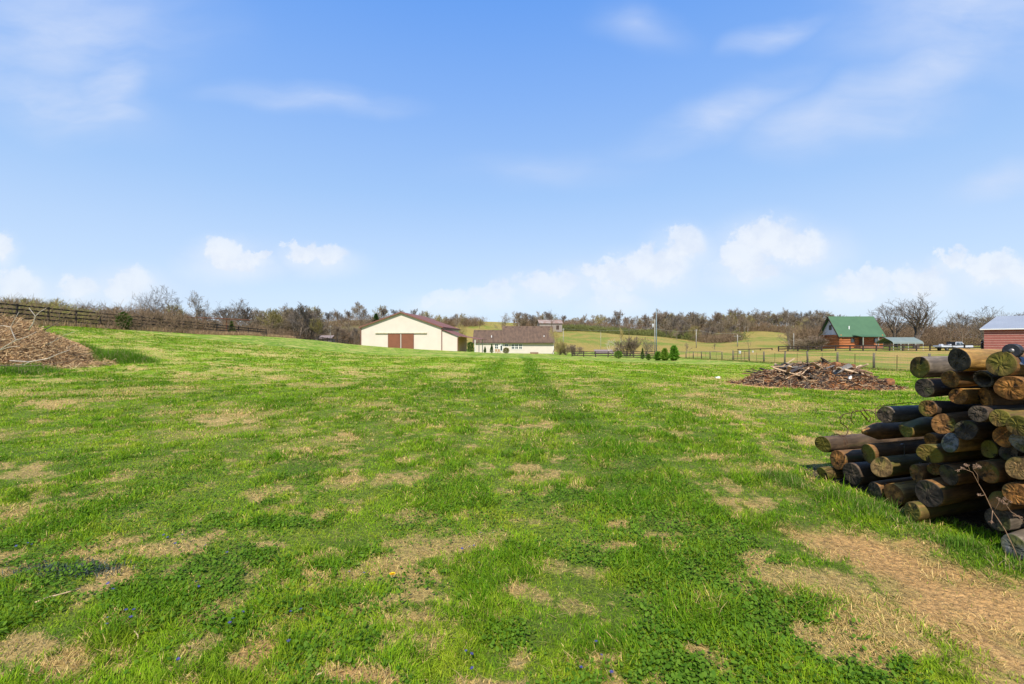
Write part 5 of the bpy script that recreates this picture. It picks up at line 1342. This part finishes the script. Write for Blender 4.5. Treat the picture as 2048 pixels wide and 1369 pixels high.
def old_barn():
    Y = 245; x0 = (1079-CU)/F*Y; z0 = EYE+(CV-656)/F*Y-1
    t = empty('old_barn', (x0, Y, z0), radians(8), 'weathered old barn with a patchy rusty roof on the hilltop', 'barn')
    W, D, E_, R_ = 12.5, 7., 3.4, 5.4; gy = mat('grey_boards', (.30, .26, .23), (.18, .15, .13), .9, 1, stretch=(3, 3, .3)); rr_ = mat('patchy_tin', (.30, .25, .22), (.22, .13, .09), .6, .5)
    m = MB(); m.box((W/2, D/2, E_/2-.6), (W, D, E_+1.2-.01)); m.build('wall', gy, t)
    m = MB(); m.slab([(-.4, -.5, E_-.1), (W+.4, -.5, E_-.1), (W+.4, D/2, R_), (-.4, D/2, R_)], .1); m.slab([(-.4, D/2, R_), (W+.4, D/2, R_), (W+.4, D+.5, E_-.1), (-.4, D+.5, E_-.1)], .1); m.build('roof', rr_, t)
    for x_ in (0.0, W-.1):
        m = MB(); m.prism([(x_, 0, E_), (x_, D, E_), (x_, D/2, R_-.05)], (.1, 0, 0)); m.build('gable', gy, t)
    m = MB(); m.box((W*.8, -.03, 1.2), (1.6, .05, 2.3)); m.build('door', M_TRIMD, t)
old_barn()
def low_roofs():
    # grey low shed behind the black fence and pale shed roof behind the left fence gap
    for (u0, u1, v0, v1, Y, lab) in ((1192, 1226, 700.5, 707, 118, 'low brownish shed roof behind the black fence'), (636, 662, 671.5, 678, 140, 'low grey shed roof behind the fence left of the barn')):
        a = P3(u0, v0, Y); b = P3(u1, v1, Y); w = b.x-a.x; hh = a.z-b.z; g = H(a.x, Y)
        t = empty('low_shed', (a.x, Y, b.z), 0, lab, 'shed'); m = MB(); m.slab([(-.2, -.3, 0.05), (w+.2, -.3, .05), (w+.2, 2.2, hh), (-.2, 2.2, hh)], .08); m.build('roof', mat('faded_roof', (.24, .18, .16), (.18, .14, .13), .8, 2), t)
        m = MB(); m.box((w/2, 1.6, (g-b.z)/2-.1), (w, 2.6, max(.3, b.z-g)+.2)); m.build('wall', mat('shed_boards', (.2, .17, .15), None, .9), t)
low_roofs()

# ------------------------------------------------------------------ debris heap on the right lawn
def debris():
    cx, cy = 12.75, 19.2; rg = np.random.default_rng(21); R = random.Random(21)
    nx, ny = 110, 60; X, Y = np.meshgrid(np.linspace(-4.3, 4.3, nx), np.linspace(-2.2, 2.2, ny))
    d = np.hypot(X/3.0, Y/1.7); nz = fbm(X*1.4, Y*1.4, 61, 5, .65)
    prof = np.clip(1-d**1.7, 0, 1)**.8
    bump_ = .86*prof*(.60+.80*nz)+.16*np.exp(-((X-.6)/1.2)**2-(Y/.8)**2)+prof*.14*(fbm(X*6, Y*6, 62, 3)-.5)
    Z = bump_-.05; gz = h((X+cx).ravel(), (Y+cy).ravel()).reshape(X.shape)
    z0 = H(cx, cy); V = np.stack([X, Y, gz-z0+Z], -1).reshape(-1, 3)
    i = np.arange(ny-1)[:, None]*nx; j = np.arange(nx-1)[None]; F_ = np.stack([i+j, i+j+1, i+nx+j+1, i+nx+j], -1).reshape(-1, 4)
    n2 = fbm(X*2.2, Y*2.2, 63, 4, .6).ravel(); n3 = fbm(X*9, Y*9, 64, 3).ravel()
    c = lerp(np.broadcast_to(np.array((.055, .035, .022)), (nx*ny, 3)), np.array((.34, .13, .035)), sstep(n2, .45, .65)); c = lerp(c, np.array((.30, .22, .14)), sstep(n3, .6, .75)*.6)
    # chips, bark and short sticks all over the heap
    n = 5200; a = rg.random(n)*2*pi; q_ = np.sqrt(rg.random(n))*1.12; px, py = 3.1*q_*np.cos(a), 1.8*q_*np.sin(a)
    dd = np.hypot(px/3.0, py/1.7); pz = h(px+cx, py+cy)-z0+.86*np.clip(1-dd**1.7, 0, 1)**.8*(.60+.80*fbm(px*1.4, py*1.4, 61, 5, .65))+.16*np.exp(-((px-.6)/1.2)**2-(py/.8)**2)-.03+rg.random(n)*.06
    L_ = .04+.22*rg.random(n)**2; az = rg.normal(.4, .9, n); el = rg.normal(0, .35, n); dv = np.stack([np.cos(az)*np.cos(el), np.sin(az)*np.cos(el), np.sin(el)], 1)
    P = np.stack([px, py, pz], 1); V1, F1 = segs_mesh(P-dv*L_[:, None], P+dv*L_[:, None], .006+.012*rg.random(n), .005+.008*rg.random(n), 3)
    pal = np.array([(.035, .025, .02), (.34, .19, .09), (.22, .085, .03), (.09, .065, .05), (.44, .31, .18)]); cc = pal[rg.integers(0, 5, n)]
    Vt = np.vstack([V, V1]); Ct = np.vstack([c, np.repeat(cc, 6, 0)]); fl = np.concatenate([F_.ravel(), (F1+len(V)).ravel()])
    o = np_mesh('debris_heap', Vt, fl, np.full(len(F_)+len(F1), 4), mat_vcol('rotten_wood_soil', .95, .8, 20, .35, 16), col=Ct); o.location = (cx, cy, z0)
    tag(o, 'low heap of rotten wood, bark and orange soil on the right lawn', 'debris', kind='stuff')
    def zt(x, y):
        dd = math.hypot(x/3.0, y/1.7); nz = float(fbm(np.array([x*1.4]), np.array([y*1.4]), 61, 5, .65)[0])
        return H(x+cx, y+cy)+.86*max(0, 1-dd**1.7)**.8*(.60+.80*nz)+.16*math.exp(-((x-.6)/1.2)**2-(y/.8)**2)-.04
    wm = [mat('grey_plank', (.20, .18, .16), (.11, .10, .09), .9, 8, .5, .004, (.2, 1, 1)), mat('brown_plank', (.24, .13, .07), (.12, .07, .04), .9, 8, .5, .004, (.2, 1, 1)), mat('pale_plank', (.50, .36, .22), (.34, .23, .14), .9, 8, .5, .004, (.2, 1, 1)), mat('charred_plank', (.035, .03, .03), (.07, .055, .045), .9, 8, .5, .004, (.2, 1, 1))]
    def plank(x, y, L, w, th, az, el, m_, label, group=None, dz=.05):
        o = MB(); k = 7; a0 = R.uniform(-.02, .02)
        o.prism([(-L/2, -w/2, 0), (-L*.1, -w/2+a0, 0), (L/2-R.uniform(0, .06), -w/2, 0), (L/2, w/2*R.uniform(.1, .9), 0), (L*.2, w/2, 0), (-L/2+R.uniform(0, .05), w/2, 0)], (0, 0, th))
        ob = o.build('broken_board', wm[m_], bevel=0); ob.location = (cx+x, cy+y, zt(x, y)+dz); ob.rotation_euler = (R.uniform(-.35, .35), -el, az); tag(ob, label, 'board', group)
    def px_plank(u0, v0, u1, v1, Y, w, m_, label):
        a, b = P3(u0, v0, Y), P3(u1, v1, Y+.25); d = b-a; L = d.length
        o = MB(); o.prism([(0, -w/2, 0), (L*.97, -w/2, 0), (L, w*.2, 0), (L*.95, w/2, 0), (.03, w/2, 0)], (0, 0, .035)); ob = o.build('broken_board', wm[m_])
        ob.location = a; ob.rotation_euler = (.75, -math.asin(max(-1, min(1, d.z/L))), atan2(d.y, d.x)); tag(ob, label, 'board')
    px_plank(1665, 747, 1702, 731, 18.3, .19, 0, 'wide grey board lying slanted on the crest of the debris heap')
    px_plank(1645, 718, 1662, 729, 19.0, .07, 3, 'dark stick pointing up left from the crest of the debris heap')
    px_plank(1688, 740, 1738, 752, 18.3, .10, 2, 'long pale board on the right slope of the debris heap')
    px_plank(1700, 735, 1745, 748, 18.5, .09, 1, 'brown board just above the long pale one on the heap')
    px_plank(1618, 748, 1636, 768, 17.9, .10, 0, 'blue-grey splintered board on the front left of the heap')
    px_plank(1634, 767, 1655, 763, 17.9, .14, 0, 'short grey board at the foot of the heap front')
    px_plank(1598, 748, 1622, 769, 17.9, .06, 2, 'pale thin board leaning on the left side of the heap')
    px_plank(1600, 752, 1618, 736, 18.2, .04, 2, 'thin pale lath crossing the left side of the heap')
    px_plank(1630, 733, 1660, 737, 18.8, .08, 2, 'tan board along the upper left crest of the heap')
    px_plank(1570, 759, 1604, 744, 18.2, .035, 2, 'slender pale stick at the left end of the heap')
    for k in range(74):
        a = R.random()*6.28; q2 = math.sqrt(R.random())*.85; x, y = 2.8*q2*cos(a), 1.5*q2*sin(a)
        side = 'left' if x < -1 else ('right' if x > 1.2 else 'middle')
        plank(x, y, R.uniform(.35, 1.35), R.uniform(.04, .13), R.uniform(.015, .05), R.gauss(.1, .9), R.gauss(0, .22), R.choice([0, 1, 1, 2, 2, 3, 3]), 'broken weathered board jumbled in the %s of the debris heap' % side, 'boards in the %s of the debris heap' % side)
    # rotten log ends
    for (u, v, Y, r, lab) in ((1668, 730, 18.7, .13, 'orange rotten stump end on top of the debris heap'), (1705, 733, 18.6, .10, 'dark log end on top of the debris heap'), (1782, 764, 18.5, .15, 'brown rotten log chunk at the right end of the debris heap')):
        p = P3(u, v, Y); n_ = 12; o = MB(); o.tube([(0, 0, 0), (.02, .0, 0), (.35, .05, 0.02), (.6, .1, .0)], [r*.9, r, r*.95, r*.8], 12); ob = o.build('rotten_log', mat('rotten_wood', (.34, .14, .05), (.12, .06, .035), .95, 9, 1, .02), smooth=False)
        ob.location = p; ob.rotation_euler = (0, .1, R.uniform(.2, 1.2)); tag(ob, lab, 'log')
    p = P3(1700, 756, 17.6); o = MB(); o.box((0, 0, 0), (.10, .03, .09)); o.box((.03, 0, .05), (.05, .028, .05)); ob = o.build('white_scrap', M_WHITE); ob.location = p; tag(ob, 'small white scrap stuck in the front of the debris heap', 'scrap')
    p = hit(1435, 757); o = MB(); o.box((0, 0, .03), (.2, .12, .06)); o.box((.05, .0, .065), (.1, .08, .03)); ob = o.build('white_scrap', M_WHITE); ob.location = (p[0], p[1], H(*p)); tag(ob, 'small white scrap lying in the grass left of the debris heap', 'scrap')
debris()

# ------------------------------------------------------------------ brush heap at the left edge
def brush():
    cx, cy = -26.9, 21.; rg = np.random.default_rng(31)
    def zt(X, Y):
        d = np.hypot(X/6.6, Y/3.6); return np.clip(1-d**1.9, 0, 1)**.75*2.1*(.62+.78*fbm(X*.75, Y*.75, 81, 5, .62))
    nx, ny = 120, 70; X, Y = np.meshgrid(np.linspace(-7.5, 7.5, nx), np.linspace(-4.2, 4.2, ny)); z0 = H(cx, cy)
    Z = zt(X, Y)-.06+h((X+cx).ravel(), (Y+cy).ravel()).reshape(X.shape)-z0
    V = np.stack([X, Y, Z], -1).reshape(-1, 3); i = np.arange(ny-1)[:, None]*nx; j = np.arange(nx-1)[None]; F_ = np.stack([i+j, i+j+1, i+nx+j+1, i+nx+j], -1).reshape(-1, 4)
    n2 = fbm(X*.9, Y*.9, 83, 4, .6).ravel(); c = lerp(np.broadcast_to(np.array((.16, .085, .04)), (nx*ny, 3)), np.array((.36, .19, .075)), sstep(n2, .4, .62))
    n = 50000; a = rg.random(n)*2*pi; q_ = np.sqrt(rg.random(n))*1.02; q_ = np.where(rg.random(n) < .10, 1+.22*rg.random(n)**1.6, q_); px, py = 6.6*q_*np.cos(a), 3.6*q_*np.sin(a)
    pz = zt(px, py)+h(px+cx, py+cy)-z0+rg.random(n)*.12-.02
    L_ = .10+.38*rg.random(n)**2; az = rg.normal(2.9, 1.4, n); el = rg.normal(.05, .42, n); dv = np.stack([np.cos(az)*np.cos(el), np.sin(az)*np.cos(el), np.sin(el)], 1)
    P = np.stack([px, py, pz], 1); V1, F1 = segs_mesh(P-dv*L_[:, None], P+dv*L_[:, None], .005+.010*rg.random(n)**2, .004+.003*rg.random(n), 3)
    pal = np.array([(.42, .25, .12), (.58, .38, .18), (.26, .15, .07), (.66, .48, .27), (.13, .08, .045)]); cc = pal[rg.integers(0, 5, n)]*(.8+.4*rg.random(n))[:, None]
    o = np_mesh('brush_heap', np.vstack([V, V1]), np.concatenate([F_.ravel(), (F1+len(V)).ravel()]), np.full(len(F_)+len(F1), 4), mat_vcol('dead_brush', .95, .7, 12, .3, 10), col=np.vstack([c, np.repeat(cc, 6, 0)])); o.location = (cx, cy, z0)
    tag(o, 'big mound of rusty-brown dead brush and straw at the left edge', 'brush', kind='stuff')
    # soil spilling out behind it
    cx2, cy2 = -24.9, 24.2; X, Y = np.meshgrid(np.linspace(-3.4, 3.4, 60), np.linspace(-2.4, 2.4, 40)); d = np.hypot(X/2.5, Y/1.9)
    z2 = H(cx2, cy2); Z = np.clip(1-d**1.6, 0, 1)*1.15*(.8+.4*fbm(X, Y, 84, 4))-.06+h((X+cx2).ravel(), (Y+cy2).ravel()).reshape(X.shape)-z2
    i = np.arange(39)[:, None]*60; j = np.arange(59)[None]; F_ = np.stack([i+j, i+j+1, i+60+j+1, i+60+j], -1).reshape(-1, 4)
    V = np.stack([X, Y, Z], -1).reshape(-1, 3); c = lerp(np.broadcast_to(np.array((.52, .27, .09)), (2400, 3)), np.array((.40, .22, .09)), fbm(X*2, Y*2, 85, 3).ravel())
    o = np_mesh('soil_heap', V, F_.ravel(), np.full(len(F_), 4), mat_vcol('orange_soil', .95, .6, 14, .2, 8), col=c, smooth=True); o.location = (cx2, cy2, z2); tag(o, 'heap of bare orange soil behind the brush mound', 'soil', kind='stuff')
    # dead branches sticking out
    pm = mat('bleached_branch', (.50, .43, .35), (.36, .30, .24), .85, 12); dm = mat('dark_branch', (.16, .12, .08), (.10, .07, .05), .9, 12)
    def branch(paths, Y, m_, label, r=.022):
        t = None
        for i, pts in enumerate(paths):
            P_ = [P3(u, v, Y-.006*(u)) for u, v in pts]
            if t is None: t = empty('dead_branch', tuple(P_[0]), 0, label, 'branch'); O = Vector(t.location)
            m = MB(); n_ = len(P_); m.tube([p-O for p in P_], [r*(1-.6*k/(n_-1))*(1 if i == 0 else .7) for k in range(n_)], 6); m.build('limb' if i == 0 else 'side_shoot', m_, t, True)
    branch([[(-30, 716), (0, 700), (16, 690), (32, 681), (52, 675), (73, 664)], [(32, 681), (26, 668), (21, 655), (28, 642), (38, 624)], [(21, 655), (10, 652), (-5, 652)], [(0, 701), (18, 695), (40, 692)]], 16.6, pm, 'bleached forked branch sticking out of the brush mound')
    branch([[(58, 660), (66, 648), (71, 633), (80, 624), (92, 617)], [(71, 633), (64, 624), (58, 616)]], 18.2, pm, 'pale thin branch rising above the brush mound')
    branch([[(88, 661), (100, 654), (118, 645), (132, 632), (146, 622)], [(100, 654), (108, 650), (116, 648)], [(118, 645), (119, 633), (118, 622)]], 18.5, dm, 'dark curved branch right of the mound top')
    branch([[(20, 722), (60, 724), (95, 718), (118, 708), (140, 700)], [(60, 724), (50, 729), (30, 730)]], 17.4, pm, 'long pale branch lying along the foot of the mound')
    branch([[(0, 731), (40, 733), (85, 731), (130, 724), (165, 716)]], 17.2, dm, 'thin brown branch lying at the bottom of the mound', .015)
    branch([[(92, 690), (110, 682), (130, 670), (150, 664)], [(110, 682), (118, 672)]], 19, pm, 'slim tan branch on the right slope of the mound', .013)
    # tall tufts of fresh grass round the foot of the heap, standing hay along the fence
    n = 26000; k = rg.integers(0, 9, n); cu = np.array([110, 135, 165, 195, 225, 245, 268, 60, 20])[k]; cv = np.array([712, 706, 700, 710, 716, 714, 718, 738, 742])[k]
    cx_, cy_ = [], []
    hp = {}
    for uu, vv in set(zip(cu.tolist(), cv.tolist())): hp[(uu, vv)] = hit(uu, vv+6)
    cxy = np.array([hp[(a_, b_)] for a_, b_ in zip(cu.tolist(), cv.tolist())])
    X = cxy[:, 0]+rg.normal(0, .55, n); Y = cxy[:, 1]+rg.normal(0, .5, n)
    dist = np.exp(-((X-cxy[:, 0])**2+(Y-cxy[:, 1])**2)/.6)
    hg = (.12+.62*dist*np.array([.7, .8, 1, .7, .9, 1, .8, .5, .5])[k])*(.5+.8*rg.random(n))
    c = lerp(np.broadcast_to(np.array((.075, .20, .010)), (n, 3)), np.array((.16, .28, .02)), rg.random(n)); dk = rg.random(n) < .12; c[dk] = (.45, .34, .16)
    blades('tall_grass', X, Y, hg, .010+.012*rg.random(n), np.clip(rg.normal(.6, .3, n), .05, 1.2), rg.random(n)*2*pi, c, 'tall fresh green grass tufts at the foot of the brush mound', 'grass')
    n = 30000; Y = rg.uniform(34, 92, n); X = -44.2+rg.normal(0, .7, n)+np.clip(Y-84, 0, 20)*-.1; dn = fbm(X*.5, Y*.4, 91, 3); kp = rg.random(n) < sstep(dn, .35, .6)*np.clip((Y-44)/10, .15, 1); X, Y = X[kp], Y[kp]; n = len(X)
    c = lerp(np.broadcast_to(np.array((.50, .36, .20)), (n, 3)), np.array((.33, .19, .10)), rg.random(n))
    blades('dry_hay', X, Y, .25+.55*rg.random(n)**1.5, .03+.03*rg.random(n), np.clip(rg.normal(.3, .2, n), 0, 1), rg.random(n)*2*pi, c, 'standing dead tan grass along the left board fence', 'dry grass')
    # longer grass left round the wire fence line
    n = 26000; Y = rg.uniform(24, 80, n); X = 30.3+rg.normal(0, .28, n); c = lerp(np.broadcast_to(np.array((.14, .22, .02)), (n, 3)), np.array((.40, .32, .12)), (rg.random(n) < .45)*1.0)
    blades('fence_grass', X, Y, .10+.16*rg.random(n), .025+.02*rg.random(n), np.clip(rg.normal(.5, .3, n), 0, 1.2), rg.random(n)*2*pi, c, 'longer grass left uncut along the wire fence', 'grass')
    x0_, y0_ = hit(140, 1143); n = 2600; X = x0_+rg.normal(0, .10, n)*1.6; Y = y0_+rg.normal(0, .05, n)
    c = lerp(np.broadcast_to(np.array((.055, .085, .065)), (n, 3)), np.array((.12, .15, .13)), rg.random(n))
    blades('grey_weed', X, Y, .02+.04*rg.random(n), .004+.004*rg.random(n), np.clip(rg.normal(.9, .4, n), .1, 1.5), rg.random(n)*2*pi, c, 'low patch of blue-grey weed in the lawn at lower left', 'weed')
    # long green tufts at the foot of the posts
    n = 9000; s_ = rg.uniform(1.5, 4.35, n); e = 4.52+rg.normal(0, .14, n)-.10*fbm(s_*3, s_*0, 95, 2); X = .96*e-.28*s_; Y = .28*e+.96*s_
    c = lerp(np.broadcast_to(np.array((.07, .17, .010)), (n, 3)), np.array((.16, .27, .03)), rg.random(n)); dk = rg.random(n) < .10; c[dk] = (.50, .38, .18)
    tf = fbm(s_*4, e*4, 96, 3)
    blades('post_grass', X, Y, (.04+.11*sstep(tf, .35, .7))*(.5+.8*rg.random(n)), .0035+.003*rg.random(n), np.clip(rg.normal(.55, .32, n), .05, 1.3), rg.random(n)*2*pi, c, 'long green grass along the foot of the post pile', 'grass')
brush()

def small_sticks():
    wm_ = mat('pale_stick', (.55, .40, .22), (.38, .26, .14), .85, 30)
    for (u0, v0, u1, v1, r_, lab) in ((632, 1366, 648, 1353, .006, 'short pale wood stick in the grass at the bottom edge'), (66, 1216, 162, 1184, .005, 'long dead straw-coloured stalk lying in the lower left lawn'), (268, 1272, 276, 1288, .0035, 'small crooked pale twig in the lower left clover')):
        a = hit(u0, v0); b = hit(u1, v1); za, zb = H(*a)+.02, H(*b)+.022; d = Vector((b[0]-a[0], b[1]-a[1], zb-za)); m = MB()
        m.tube([(0, 0, 0), d*.3+Vector((0, 0, .006)), d*.65+Vector((.004, .004, 0)), d], [r_, r_*1.05, r_*.9, r_*.6], 6); o = m.build('stick', wm_, smooth=True); o.location = (a[0], a[1], za); tag(o, lab, 'stick')
small_sticks()
